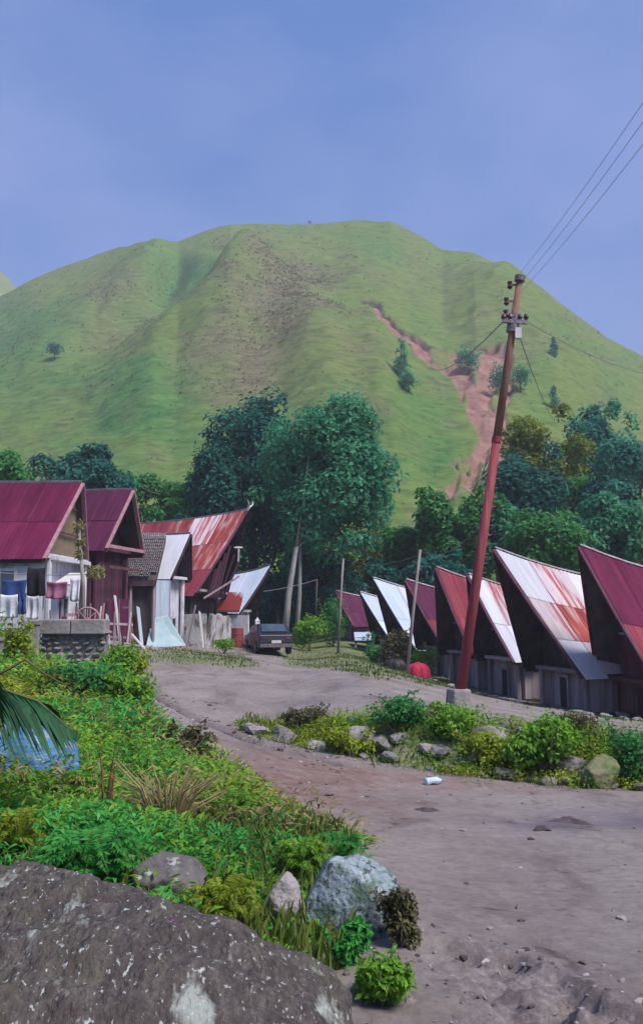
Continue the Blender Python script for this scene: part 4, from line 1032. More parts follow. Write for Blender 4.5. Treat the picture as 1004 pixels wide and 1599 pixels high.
ptree('dark tree beneath the yellow-green crown', 815, 690, 900, 145, 64, LD, 8500, group=TG)
ptree('green tree behind the red-blotched white roof', 855, 790, 915, 150, 57, LM, 6000, group=TG, base_y=56)
ptree('teal tree behind the maroon roof, right of the yellow-green crown', 900, 725, 890, 140, 66, LM, 7000, group=TG)
ptree('tall blue-green tree at the hill foot, right of the yellow-green crown', 922, 615, 800, 110, 78, LB, 6500, group=TG)
ptree('teal tree at the hill foot near the right edge', 965, 640, 840, 125, 76, LT, 7000, group=TG)
ptree('dark blue-green tree cut by the right edge', 1000, 660, 890, 150, 64, LB, 8000, group=TG)
ptree('deep green tree behind the maroon roof at the right edge', 955, 775, 905, 160, 57, LT, 6500, group=TG, base_y=56)
ptree('green understorey tree filling the gap left of the olive tree', 480, 850, 990, 110, 60, LT, 6000, group=TG, base_y=58)
ptree('low bushy tree at the hill foot between the two tree groups', 690, 810, 930, 110, 66, LM, 5000, group=TG)
ptree('bushy green tree at the hill foot, between dark tree and left houses', 305, 745, 880, 90, 68, LM, 4500, group=TG)
ptree('teal tree above the red-blotched white roof, right of the pole', 775, 775, 910, 110, 60, LT, 5500, group=TG, base_y=59)
ptree('dark tree mass at the foot of the pale trunks', 435, 870, 1000, 110, 61, LD, 5500, group=TG, base_y=59)
ptree('dark green tree between the plum roof and the red pole', 690, 860, 985, 110, 58, LD, 4500, group=TG, base_y=58)
HG = 'lone trees on the hillside'
def htree(label, px, py, hpx, wpx, mat, conic=False, n=700, name='hill_tree'):
    b = hill_at(px, py); k = b.y / FPX; H, W_ = hpx * k, wpx * k
    tree(name, label, b - Vector((0, 0, 0.4)), b + Vector((0, 0, H * 0.55)), (W_ / 2, W_ / 2, H / 2), n, max(0.5, W_ * 0.09), mat, trunk_r=W_ * 0.03, nblob=18, group=HG, conic=conic, limbs=4, r_blob=(0.3, 0.5))
htree('single round tree alone on the left grassy slope', 89, 563, 28, 28, LD)
htree('pointed tree beside the upper part of the landslide', 626, 590, 68, 36, LT, True, 1100)
htree('bushy tree growing below the pointed tree by the landslide', 634, 612, 34, 34, LT)
htree('round tree standing in the middle of the landslide', 726, 586, 46, 48, LT, False, 1000)
htree('bushy tree left of the pole at the landslide edge', 775, 618, 50, 46, LT, False, 900)
htree('bushy tree right of the pole beside the landslide', 808, 612, 44, 40, LT, False, 900)
htree('small pointed tree on the slope right of the pole top', 861, 560, 34, 20, LB, True, 600)
htree('thin young tree just above the yellow-green crown', 858, 638, 40, 20, LT, True, 500)
htree('tiny bush on the skyline of the hill', 485, 350, 6, 8, LD, False, 60)

# shrubs and greenery between and before the houses
def shrub(name, label, px, py, wpx, hpx, D, mat, n=900, size=None, group=None, cat='shrub', nblob=9, dz=0.0):
    g = at(px, py, D); k = D / FPX; W_, H = wpx * k, hpx * k
    z = gz(g.x, D)
    root = tag(empty(name, (g.x, D, z + dz)), label, cat, group)
    Q, C = crown_leaves((0, 0, H * 0.5), (W_ / 2, W_ / 2 * 0.8, H * 0.55), nblob, n, size or max(0.045, W_ * 0.09), r_blob=(0.4, 0.6))
    mb = MB()
    for i in range(min(5, len(C))): mb.tube([(0.02 * i - 0.04, 0.02, -0.1), tuple(Vector(C[i]) * 0.5), tuple(C[i])], [min(0.022, W_ * 0.03), min(0.015, W_ * 0.02), 0.004], 5)
    Qs = [Q]
    for i in range(9):                                       # ragged shoots standing out of the mass
        a = rng.uniform(0, 6.28); e = np.array([math.cos(a) * W_ * rng.uniform(0.25, 0.62), math.sin(a) * W_ * 0.4, H * rng.uniform(0.7, 1.15)]); s0 = e * np.array([0.5, 0.5, 0.5])
        t = rng.random(26)[:, None]; P = s0 + (e - s0) * t + unit(26) * 0.02 * W_
        Qs.append(leaf_quads(P, unit(26) + np.array([0, 0, 0.6]), (size or max(0.045, W_ * 0.09)) * 0.9))
        mb.tube([tuple(s0), tuple((s0 + e) / 2 + np.array([0, 0, 0.03])), tuple(e)], [min(0.008, W_ * 0.012), min(0.006, W_ * 0.01), 0.002], 4, cap=False)
    Q = np.concatenate(Qs)
    mb.build('stem', MT['bark'], root)
    obj('foliage', quads_mesh('foliage', Q), mat, root)
    return root
LBR = LEAF('bright_leaf', (0.085, 0.20, 0.02), (0.17, 0.38, 0.04), (0.30, 0.48, 0.065), trans=0.45, nscale=1.2)
LBY = LEAF('yellow_leaf', (0.13, 0.18, 0.014), (0.27, 0.36, 0.028), (0.42, 0.47, 0.06), trans=0.45, nscale=1.2)
LBG = LEAF('emerald_leaf', (0.03, 0.17, 0.03), (0.065, 0.34, 0.065), (0.13, 0.45, 0.11), trans=0.45, nscale=1.5)
LDR = LEAF('dry_leaf', (0.05, 0.045, 0.025), (0.10, 0.10, 0.045), (0.17, 0.16, 0.08), nscale=1.5)
shrub('shrub', 'bright green shrub at the foot of the pale tree trunk', 485, 1000, 60, 60, 49, LBR, 1500)
shrub('shrub', 'green shrub between the parked car and the far houses', 520, 1005, 50, 70, 51, LM, 1500)
shrub('shrub', 'rounded brownish shrub at the foot of the thin grey pole', 616, 1052, 62, 56, 38, LDR, 1800)
shrub('shrub', 'dark shrub left of the thin grey pole', 588, 1047, 52, 44, 40, LM, 1300)
shrub('shrub', 'leafy green plant above the red bundle', 662, 1050, 44, 42, 37.4, LBR, 900, dz=0.1)
shrub('shrub', 'low green shrub beside the white wall near the car', 350, 1018, 40, 22, 38, LBR, 900)

# ------------------------------------------------------------------ poles and wires
MT['red_pole'] = M('red_painted_pole', [(0.3, (0.17, 0.026, 0.042)), (0.7, (0.26, 0.05, 0.068))], 1.4, rough=0.7, stretch=(3, 3, 0.35), patch=(2, 0.5, 0.75, (0.22, 0.10, 0.085), (3, 3, 0.3)))
MT['brown_pole'] = M('brown_pole', [(0.3, (0.16, 0.075, 0.065)), (0.7, (0.25, 0.13, 0.10))], 3, stretch=(3, 3, 0.4))
pb, ptop = at(716, 1100, 16.0), at(811, 436, 15.8)
gzp = gz(pb.x, pb.y)
pole = tag(empty('utility_pole', (pb.x, pb.y, gzp)), 'tall leaning red utility pole on a mossy concrete foot', 'utility pole')
P0 = Vector((pb.x, pb.y, gzp)); PD = (ptop - pb)
def on_pole(t): return pb + PD * t - P0
pts = [on_pole(t) for t in np.linspace(-0.02, 1.0, 10)]
MB().tube([on_pole(-0.02), on_pole(0.3), on_pole(0.62)], [0.098, 0.09, 0.08], 14).build('lower_shaft', MT['red_pole'], pole, True)
MB().tube([on_pole(0.61), on_pole(0.82), on_pole(1.0)], [0.079, 0.069, 0.058], 14).build('upper_shaft', MT['brown_pole'], pole, True)
MB().tube([on_pole(0.605), on_pole(0.62)], 0.09, 14).build('joint_collar', MT['red_pole'], pole)
MB().tube([on_pole(0.995), on_pole(1.008)], 0.10, 12).build('cap', MT['metal'], pole)
ft = MB().box((0, 0, 0.1), (0.42, 0.42, 0.62), 0.3, 0.82).build('concrete_foot', MT['concrete'], pole)
bv = ft.modifiers.new('edge', 'BEVEL'); bv.width = 0.04; bv.segments = 2
for t, dx, sgn in ((0.985, -0.17, 1), (0.945, -0.19, 1), (0.915, -0.17, 1)):
    q = on_pole(t)
    br = MB().beam(q, q + Vector((dx, 0, 0.02)), 0.03, 0.04).build('bracket', MT['metal'], pole)
    MB().tube([q + Vector((dx, 0, -0.07)), q + Vector((dx, 0, -0.03)), q + Vector((dx, 0, 0.0)), q + Vector((dx, 0, 0.07))], [0.03, 0.055, 0.035, 0.05], 8).build('insulator', MT['porcelain'], br)
q = on_pole(0.895)
arm = MB().beam(q + Vector((-0.22, -0.08, 0.0)), q + Vector((0.24, -0.08, -0.03)), 0.06, 0.07).build('crossarm', MT['metal'], pole)
for dx in (-0.2, -0.08, 0.1, 0.22): MB().tube([q + Vector((dx, -0.08, 0.02)), q + Vector((dx, -0.08, 0.07)), q + Vector((dx, -0.08, 0.13))], [0.03, 0.055, 0.03], 8).build('insulator', MT['porcelain'], arm)
MB().tube([on_pole(0.87), on_pole(0.912)], 0.115, 12).build('clamp', MT['metal'], pole)
MB().box(tuple(on_pole(0.865) + Vector((0.10, -0.06, 0))), (0.12, 0.12, 0.2)).build('junction_box', MT['white_trim'], pole)
# the red sleeve is followed by small climbing pegs up the right side
for k in range(11):
    q = on_pole(0.30 + k * 0.022)
    MB().beam(q, q + Vector((0.16, 0, 0.01)), 0.018, 0.018).build('climbing_peg', MT['metal'], pole)
MT['wire'] = M('wire', [(0.3, (0.13, 0.12, 0.14)), (0.7, (0.2, 0.19, 0.21))], 9, rough=0.6, bump=0)
def wire(name, label, a, b, sag, r=0.006, n=14, group=None, mat='wire'):
    a, b = Vector(a), Vector(b)
    P = [a.lerp(b, t) - Vector((0, 0, sag * 4 * t * (1 - t))) for t in np.linspace(0, 1, n)]
    o = MB().tube(P, r, 5).build(name, MT[mat]); tag(o, label, 'wire', group); return o
WG = 'power lines from the pole top'
for (t, py, nm) in ((1.0, 140, 'topmost'), (0.97, 170, 'middle'), (0.945, 205, 'lowest')):
    a = P0 + on_pole(t) + Vector((-0.05, 0, 0.05)); b = at(1004, py, 7.0); d = (b - a)
    wire('power_line', '%s of the three power lines rising from the pole to the upper right corner' % nm, a, a + d * 1.5, 0.12, 0.0026, group=WG)
a = P0 + on_pole(0.895)
wire('guy_wire', 'thin wire dropping from the pole crossarm towards the left hillside', a + Vector((-0.2, -0.05, 0)), at(655, 560, 60), 0.9, 0.012, group=None)
wire('service_wire', 'thin wire running from the crossarm past the right edge', a + Vector((0.22, -0.05, 0)), at(1090, 590, 24), 0.35, 0.007)
wire('stay_wire', 'thin stay wire slanting from the crossarm down to the trees on the right', a + Vector((0.05, 0, -0.1)), at(868, 660, 40), 0.3, 0.010)
def thin_pole(label, top, bot, D, r, mat, arm=False):
    a, b = at(*bot, D), at(*top, D)
    root = tag(empty('thin_pole', (a.x, D, gz(a.x, D))), label, 'pole')
    z0 = Vector(root.location)
    MB().tube([a - z0 - Vector((0, 0, 0.5)), (a + b) / 2 - z0, b - z0], [r, r * 0.9, r * 0.7], 8).build('shaft', MT[mat], root, True)
    if arm:
        MB().beam(b - z0 + Vector((-0.35, 0, -0.2)), b - z0 + Vector((0.35, 0, -0.2)), 0.05, 0.06).build('crossarm', MT['grey_wood'], root)
    return b
MT['grey_pole'] = M('grey_pole', [(0.3, (0.17, 0.14, 0.14)), (0.7, (0.30, 0.26, 0.26))], 3, stretch=(2, 2, 0.4))
tp1 = thin_pole('thin grey wooden pole before the plain white roof', (656, 858), (633, 1058), 34, 0.07, 'grey_pole')
tp2 = thin_pole('thin grey pole at the left end of the right house row', (536, 872), (527, 1015), 46, 0.07, 'grey_pole')
tp3 = thin_pole('short dark post carrying a wire left of the thin far pole', (495, 905), (493, 960), 52, 0.05, 'bark')
wire('sagging_wire', 'wire stretched from the pale blue shelter roof to the dark post', at(398, 925, 46), tp3, 0.1, 0.018)
wire('pole_wire', 'wire from the thin grey pole to the tall red pole', tp1, P0 + on_pole(0.42), 0.4, 0.006)
wire('span_wire', 'wire hanging between the two thin grey poles', tp2, tp1 - Vector((0, 0, 0.2)), 0.35, 0.010)

# ------------------------------------------------------------------ dark parked car, red bundle, white marker
def make_car(D, px, py, rz):
    g = at(px, py, D); z = gz(g.x, D)
    root = tag(empty('parked_car', (g.x, D, z - 0.08), rz), 'dark old car parked below the big tree at the far end of the square', 'car')
    paint = M('dark_car_paint', [(0.3, (0.008, 0.009, 0.016)), (0.7, (0.018, 0.019, 0.03))], 3, rough=0.35, spec=0.5, bump=0)
    prof = [(-1.95, 0.35), (-1.97, 0.62), (-1.85, 0.80), (-1.0, 0.90), (-0.35, 1.36), (0.95, 1.42), (1.55, 1.0), (1.92, 0.92), (1.98, 0.6), (1.95, 0.35)]
    V, Fc = [], []
    n = len(prof)
    for y, k, kz in ((-0.80, 0.97, 0.985), (-0.76, 1.0, 1.0), (0.76, 1.0, 1.0), (0.80, 0.97, 0.985)):
        for x, zz in prof:
            yy = y * (0.84 if zz > 1.1 else 1.0)
            V.append((x * k, yy, zz * kz))
    for r_ in range(3):
        for i in range(n): Fc.append((r_ * n + i, r_ * n + (i + 1) % n, (r_ + 1) * n + (i + 1) % n, (r_ + 1) * n + i))
    Fc.append(tuple(range(n - 1, -1, -1))); Fc.append(tuple(3 * n + i for i in range(n)))
    body = obj('body', py_mesh('body', V, Fc), paint, root)
    bv = body.modifiers.new('edge', 'BEVEL'); bv.width = 0.05; bv.segments = 2
    for sd in (-1, 1):
        for x in (-1.2, 1.2):
            w = MB().tube([(x, sd * 0.66, 0.32), (x, sd * 0.83, 0.32)], 0.32, 18).build('wheel', MT['black'], root)
            MB().tube([(x, sd * 0.82, 0.32), (x, sd * 0.845, 0.32)], 0.19, 14).build('rim', MT['metal'], w)
        MB().poly([(-0.72, sd * 0.775, 0.98), (0.25, sd * 0.775, 1.0), (0.25, sd * 0.70, 1.33), (-0.3, sd * 0.70, 1.31)], (0, sd * 0.012, 0)).build('side_window', MT['glass'], root)
        MB().poly([(0.33, sd * 0.775, 1.0), (1.35, sd * 0.775, 1.02), (0.95, sd * 0.70, 1.36), (0.33, sd * 0.70, 1.34)], (0, sd * 0.012, 0)).build('side_window', MT['glass'], root)
        MB().box((1.96, sd * 0.58, 0.78), (0.05, 0.2, 0.1)).build('tail_light', MT['maroon_wood'], root)
        MB().box((-1.93, sd * 0.58, 0.68), (0.08, 0.26, 0.14)).build('headlight', MT['white_trim'], root)
    MB().poly([(1.50, -0.58, 1.06), (1.50, 0.58, 1.06), (1.04, 0.56, 1.39), (1.04, -0.56, 1.39)], (0.03, 0, 0.02)).build('rear_window', MT['glass'], root)
    MB().poly([(-0.92, -0.6, 0.96), (-0.92, 0.6, 0.96), (-0.4, 0.56, 1.33), (-0.4, -0.56, 1.33)], (-0.03, 0, 0.02)).build('windscreen', MT['glass'], root)
    MB().box((1.99, 0, 0.45), (0.08, 1.5, 0.16)).build('rear_bumper', MT['metal'], root)
    MB().box((2.01, 0, 0.62), (0.02, 0.45, 0.13)).build('number_plate', MT['white_trim'], root)
make_car(42, 418, 1026, math.radians(-75))
def draped(name, label, cat, px, py, D, W_, H, mat, seed=0, depth=0.7):
    """a covered heap: cloth falling in folds from a rounded top to the ground"""
    g = at(px, py, D); z = gz(g.x, D)
    nr, nc = 14, 40
    a = np.linspace(0, 2 * np.pi, nc, endpoint=False)[None, :]; t = np.linspace(0, 1, nr)[:, None]
    fold = 1 + 0.10 * t * np.sin(a * 7 + seed) + 0.05 * t * np.sin(a * 13 + 2 * seed)
    r = np.sin(t * np.pi / 2) ** 0.8 * fold
    V = np.stack([r * np.cos(a) * W_ / 2, r * np.sin(a) * W_ / 2 * depth, H * (1 - t ** 2.2) + 0.05 * H * vnoise(3 * np.cos(a) * r + seed, 3 * np.sin(a) * r, seed) + 0 * a], -1)
    F = []
    for i in range(nr - 1):
        for j in range(nc): F.append((i * nc + j, (i + 1) * nc + j, (i + 1) * nc + (j + 1) % nc, i * nc + (j + 1) % nc))
    o = obj(name, py_mesh(name, V.reshape(-1, 3), F, True), mat, None, (g.x, D, z - 0.01))
    return tag(o, label, cat)
MT['red_cloth'] = M('red_cloth', [(0.3, (0.30, 0.012, 0.05)), (0.7, (0.46, 0.03, 0.085))], 5, rough=0.7)
draped('covered_bundle', 'bright red sheet draped over a low heap right of the thin grey pole', 'bundle', 652, 1062, 34.5, 0.95, 0.55, MT['red_cloth'], 2)
draped('covered_bundle', 'dark covered heap beside the red bundle', 'bundle', 617, 1062, 35.5, 1.0, 0.45, MT['black'], 5)
g = at(402, 985, 43)
mk = tag(empty('grave_marker', (g.x, 43, gz(g.x, 43))), 'small whitewashed marker post behind the dark car', 'marker')
MB().box((0, 0, 0.22), (0.6, 0.5, 0.6), 0.2, 0.9).build('plinth', MT['white_wall'], mk)
MB().box((0, 0, 0.9), (0.3, 0.25, 0.8), 0.2, 0.7).build('shaft', MT['white_wall'], mk)
MB().add([(-.12, -.1, 1.3), (.12, -.1, 1.3), (.12, .1, 1.3), (-.12, .1, 1.3), (0, 0, 1.5)], [(0, 1, 4), (1, 2, 4), (2, 3, 4), (3, 0, 4)]).build('cap', MT['white_wall'], mk)
# red drum at the corner of the shelter
g = at(371, 993, 42.5)
dr = tag(empty('drum', (g.x, 42.5, gz(g.x, 42.5))), 'faded red drum at the corner of the white shelter wall', 'drum')
MB().tube([(0, 0, 0), (0, 0, 0.3), (0, 0, 0.32), (0, 0, 0.34), (0, 0, 0.6), (0, 0, 0.62), (0, 0, 0.64), (0, 0, 0.9)], [.29, .29, .31, .29, .29, .31, .29, .29], 18).build('shell', MT['red_pole'], dr)
MB().tube([(0, 0, 0.88), (0, 0, 0.91)], 0.27, 18).build('lid', MT['brown_pole'], dr)
# ------------------------------------------------------------------ rocks
def boulder(name, label, c, R, mat, seed, p=2.5, nu=140, nv=90, amp=0.05, rz=0.0, fine=0.012, ncut=11):
    th = np.linspace(0, 2 * np.pi, nu, endpoint=False)[None, :]; ph = np.linspace(-np.pi / 2, np.pi / 2, nv)[:, None]
    d = np.stack([np.cos(ph) * np.cos(th), np.cos(ph) * np.sin(th), np.sin(ph) + 0 * th], -1)
    R_ = np.asarray(R)
    k = (np.abs(d / R_) ** p).sum(-1) ** (-1 / p)
    m = float(np.mean(R_))
    q = d * k[..., None]
    disp = amp * m * fbm(q[..., 0] / m * 1.4 + seed, q[..., 1] / m * 1.4, q[..., 2] / m * 1.4, 4) + fine * m * fbm(q[..., 0] / m * 9, q[..., 1] / m * 9 + seed, q[..., 2] / m * 9, 4, 0.6)
    q = q * (1 + disp / k)[..., None]
    rs = random.Random(int(seed * 10)); sc_ = R_ / 1.0
    for _ in range(ncut):
        pn = np.array([rs.gauss(0, 1), rs.gauss(0, 1), rs.gauss(0, 0.8)]); pn /= np.linalg.norm(pn)
        sup = float((np.abs(pn * R_) ** 2).sum() ** 0.5) * rs.uniform(0.70, 0.9)
        e = np.maximum(0, (q * pn).sum(-1) - sup)
        q = q - pn * (e * 0.88)[..., None]
    f = grid_faces(nv, nu); j = np.arange(nv - 1) * nu + nu - 1
    f = np.concatenate([f, np.stack([j, j - nu + 1, j + 1, j + nu], 1)])
    o = obj(name, np_mesh(name, q.reshape(-1, 3), f, True), mat, None, c, (0, 0, rz))
    return tag(o, label, 'rock')
MT['boulder'] = M('lichened_boulder', [(0.30, (0.026, 0.021, 0.021)), (0.5, (0.068, 0.057, 0.055)), (0.70, (0.135, 0.12, 0.11))], 11, nrough=0.85, bump=1.0, bscale=30, bdist=0.03, stretch=(1.7, 1, 0.8),
                  patch=[(2.5, 0.50, 0.78, (0.085, 0.085, 0.055), (1, 1, 1)), (38, 0.55, 0.66, (0.045, 0.036, 0.038), (1, 1, 1)), (4.5, 0.58, 0.66, (0.28, 0.30, 0.28), (1, 1, 1.0)), (40, 0.60, 0.66, (0.36, 0.39, 0.38), (1, 1, 1)), (2.1, 0.64, 0.70, (0.10, 0.035, 0.085), (1, 1, 1))])
MT['blue_rock'] = M('pale_blue_rock', [(0.28, (0.11, 0.15, 0.17)), (0.5, (0.22, 0.275, 0.31)), (0.74, (0.38, 0.44, 0.48))], 10, nrough=0.8, bump=1.0, bscale=32, bdist=0.02,
                    patch=[(7, 0.50, 0.60, (0.085, 0.13, 0.10), (1, 1, 1)), (22, 0.55, 0.62, (0.06, 0.075, 0.07), (1, 1, 1))])
MT['dark_rock'] = M('dark_slab', [(0.28, (0.05, 0.046, 0.048)), (0.74, (0.16, 0.145, 0.145))], 9, nrough=0.75, bump=0.9, bscale=30, bdist=0.02, patch=[(12, 0.58, 0.64, (0.34, 0.35, 0.34), (1, 1, 1)), (4, 0.5, 0.65, (0.07, 0.08, 0.04), (1, 1, 1))])
MT['moss_rock'] = M('mossy_rock', [(0.28, (0.10, 0.11, 0.05)), (0.74, (0.25, 0.22, 0.15))], 7, nrough=0.7, bump=0.7, bscale=20, bdist=0.02, patch=(5, 0.45, 0.6, (0.06, 0.12, 0.03), (1, 1, 1)))
MT['brown_rock'] = M('brown_rock', [(0.3, (0.10, 0.055, 0.03)), (0.7, (0.20, 0.12, 0.065))], 8, bump=0.5, bdist=0.01)
boulder('boulder', 'huge dark lichen-spotted boulder filling the bottom left corner', (-1.10, 2.25, -1.65), (1.23, 0.9, 0.93), MT['boulder'], 3.3, p=2.7, nu=420, nv=300, amp=0.07, fine=0.024, ncut=0)
def rock(label, px, py, D, wpx, hpx, mat, seed, depth=0.9, p=2.4, **kw):
    g = at(px, py, D); k = D / FPX
    g.z = min(g.z, gz(g.x, D) + 0.55 * hpx * k / 2)
    return boulder('rock', label, tuple(g), (wpx * k / 2, wpx * k / 2 * depth, hpx * k / 2), MT[mat], seed, p=p, nu=90, nv=60, amp=kw.get('amp', 0.12), fine=0.02, rz=kw.get('rz', 0.3), ncut=kw.get('ncut', 8))
rock('pale blue-grey rounded rock at the edge of the dirt road', 546, 1414, 4.0, 152, 150, 'blue_rock', 1.1)
rock('dark tilted stone slab lying in the weeds behind the boulder', 262, 1345, 4.1, 120, 95, 'dark_rock', 2.2, p=3.2)
rock('small pale grey stone left of the blue-grey rock', 441, 1390, 4.0, 52, 95, 'pale_stone', 4.2, ncut=3)
rock('mossy stone at the road edge beside the boulder', 598, 1562, 3.2, 90, 105, 'moss_rock', 5.2)
rock('brown half buried stone above the dark slab', 228, 1300, 4.6, 60, 30, 'brown_rock', 6.2)
rock('rounded pale green stone at the foot of the rubble bank', 935, 1200, 12.0, 64, 62, 'moss_rock', 7.5)
rock('flat buff slab at the top of the bank near its left end', 560, 1140, 13.6, 58, 34, 'pale_stone', 8.5)
rock('long slab lying right of the pole foot', 765, 1150, 13.4, 66, 30, 'stone', 9.5)
# rubble of the bank: stones laid along it in uneven rows
BG = 'stones of the rubble bank'
r_ = random.Random(5)
x = -1.2
k = 0
while x < 6.5:
    for row in range(3):
        if x < 0.4 and row == 2: continue
        xx = x + r_.uniform(-0.1, 0.1); yb_ = float(np.interp(xx, _bx, _by)) + (-0.72, -0.25, 0.35)[row] + r_.uniform(-0.14, 0.14)
        if r_.random() < 0.15: continue
        s = r_.uniform(0.08, 0.23) * (1.15 if row == 1 else 0.9)
        z = gz(xx, yb_)
        pale = r_.random() < 0.14
        o = obj('bank_stone', STONE[k % 7], MT['pale_stone'] if pale else MT['stone'], None, (xx, yb_, z + s * 0.22), (r_.uniform(-.3, .3), r_.uniform(-.3, .3), r_.uniform(0, 6)), (s * 1.25, s, s * 0.85))
        zn = 'at the left tip of the rubble bank' if xx < 0.5 else 'in the rubble bank left of the pole foot' if xx < 2.2 else 'in the rubble bank between pole foot and largest shrub' if xx < 3.6 else 'in the rubble bank near the right edge of the photo'
        tag(o, ('pale grey stone ' if pale else ('large rough dark grey stone ' if s > 0.16 else 'small rough dark grey stone ')) + zn, 'stone', BG + ', ' + ('pale, ' if pale else 'large, ' if s > 0.16 else 'small, ') + zn); k += 1
    x += 0.27
# scattered stones by the front of the right row and along the square
SG = 'loose stones before the right house row'
for i in range(46):
    t = r_.random(); px = 640 + 370 * t; py = np.interp(px, [640, 740, 870, 1010], [1056, 1084, 1108, 1126]) + r_.uniform(-4, 9); D = np.interp(px, [640, 740, 870, 1010], [36, 31, 27, 23.5])
    g = at(px, py, D); s = r_.uniform(0.06, 0.17)
    pale = r_.random() < 0.45
    o = obj('loose_stone', STONE[i % 7], MT['pale_stone'] if pale else MT['stone'], None, (g.x, D, gz(g.x, D) + s * 0.2), (0, 0, r_.uniform(0, 6)), (s * 1.2, s, s * 0.8))
    zn = 'left of the red pole, before the house row' if px < 715 else 'before the small house behind the red pole' if px < 820 else 'before the tall red-blotched roof house' if px < 920 else 'before the maroon house at the right edge'
    tag(o, ('pale' if pale else 'dark') + ' loose stone ' + zn, 'stone', SG + (', pale, ' if pale else ', dark, ') + zn)
# gravel and small stones on the road: one mass
def stone_field(name, label, pts, sizes, mat, flat=0.6):
    import bmesh
    bm = bmesh.new(); bmesh.ops.create_icosphere(bm, subdivisions=1, radius=1.0)
    B = np.array([v.co[:] for v in bm.verts]); Fb = np.array([[v.index for v in f.verts] for f in bm.faces]); bm.free()
    n = len(pts); a = rng.uniform(0, 6.28, n); ca, sa = np.cos(a)[:, None], np.sin(a)[:, None]
    V = B[None] * (1 + 0.25 * rng.normal(size=(n, len(B), 1))) * np.asarray(sizes)[:, None, None] * np.stack([rng.uniform(.8, 1.4, n), rng.uniform(.7, 1.1, n), np.full(n, flat)], 1)[:, None, :]
    V = np.stack([V[..., 0] * ca - V[..., 1] * sa, V[..., 0] * sa + V[..., 1] * ca, V[..., 2]], -1) + np.asarray(pts)[:, None, :]
    F = (Fb[None] + (np.arange(n) * len(B))[:, None, None]).reshape(-1, 3)
    return tag(obj(name, np_mesh(name, V.reshape(-1, 3), F), mat), label, 'gravel', kind='stuff')
def isl_mat(name, stops, rough=0.9):
    m = bpy.data.materials.new(name); m.use_nodes = True; n, l = m.node_tree.nodes, m.node_tree.links
    g = n.new('ShaderNodeNewGeometry'); r = ramp(n, stops); l.new(g.outputs['Random Per Island'], r.inputs['Fac'])
    nz = n.new('ShaderNodeTexNoise'); nz.inputs['Scale'].default_value = 30; mx = n.new('ShaderNodeMix'); mx.data_type = 'RGBA'; mx.blend_type = 'OVERLAY'; mx.inputs[0].default_value = 0.5
    t = n.new('ShaderNodeTexCoord'); l.new(t.outputs['Object'], nz.inputs['Vector']); l.new(r.outputs['Color'], mx.inputs[6]); l.new(nz.outputs['Color'], mx.inputs[7])
    b = n['Principled BSDF']; b.inputs['Roughness'].default_value = rough; b.inputs['Specular IOR Level'].default_value = 0.2; l.new(r.outputs['Color'], b.inputs['Base Color'])
    return m
MT['gravel'] = isl_mat('gravel', [(0.0, (0.05, 0.036, 0.036)), (0.5, (0.15, 0.12, 0.122)), (0.9, (0.26, 0.23, 0.235)), (1.0, (0.33, 0.31, 0.32))])
n = 12000
gxr = rng.uniform(-3.5, 6.5, n); gyr = 2.6 * (18 / 2.6) ** rng.random(n)
dd1, _ = dist_poly(gxr, gyr, CRACK1); dd2, _ = dist_poly(gxr, gyr, CRACK2)
ycr = np.interp(gxr, [p[0] for p in CRACK2], [p[1] for p in CRACK2]); ybr = np.interp(gxr, _bx, _by)
w = 0.03 + 0.5 * np.exp(-(dd1 / 0.3) ** 2) + 0.8 * np.exp(-(dd2 / 0.15) ** 2) + 0.8 * ((gyr < ycr) & (gxr < 2.0)) + 0.6 * np.exp(-((gyr - ybr + 0.9) / 0.45) ** 2) + 0.25 * np.exp(-((gxr + 0.3) / 1.0) ** 2 - ((gyr - 10.5) / 2) ** 2)
kp = (rng.random(n) < w) & (veg_mask(gxr, gyr) < 0.5)
gxr, gyr = gxr[kp], gyr[kp]
sz = rng.uniform(0.003, 0.010, len(gxr)) * (0.7 + gyr / 7) * rng.choice([1, 1, 1, 1.8], len(gxr))
stone_field('gravel', 'loose gravel and pebbles scattered over the dirt road', np.stack([gxr, gyr, ground_z(gxr, gyr) + sz * 0.15], 1), sz, MT['gravel'])

# ------------------------------------------------------------------ low vegetation
def clump_quads(cx, cy, h, rad, nl, size, aspect=0.36):
    """leafy weeds: leaves on upright stems round each centre"""
    n = len(cx); k = np.repeat(np.arange(n), nl); m = len(k)
    a = rng.uniform(0, 2 * np.pi, m); rr = np.sqrt(rng.random(m)) * rad[k]
    px_, py_ = cx[k] + rr * np.cos(a), cy[k] + rr * np.sin(a)
    zz = h[k] * rng.random(m) ** 0.7 * (1 - 0.5 * (rr / rad[k]) ** 2)
    P = np.stack([px_, py_, ground_z(px_, py_) + zz], 1)
    out = np.stack([np.cos(a), np.sin(a), 0.4 + 0 * a], 1) + unit(m) * 0.5
    # leaf points outward and arches; blade normal is mostly up
    T = out / np.linalg.norm(out, axis=1, keepdims=True)
    Bv = np.cross(T, np.array([0, 0, 1.0]) + unit(m) * 0.5); Bv /= np.linalg.norm(Bv, axis=1, keepdims=True) + 1e-9
    s = (size[k] * rng.uniform(0.55, 1.3, m))[:, None]
    up = np.array([0, 0, 1.0])
    return np.stack([P, P + T * s * 0.45 + Bv * s * aspect / 2 + up * s * 0.08, P + T * s - up * s * rng.uniform(0, 0.35, m)[:, None], P + T * s * 0.45 - Bv * s * aspect / 2 + up * s * 0.08], 1)
def scatter(n, poly_mask, x0, x1, y0, y1):
    y = y0 * (y1 / y0) ** rng.random(n); x = rng.uniform(x0, x1, n) * 1.0
    # spread in view angle so that density follows the picture
    x = (x) * (y + 1.0)
    m = poly_mask(x, y); return x[m], y[m]
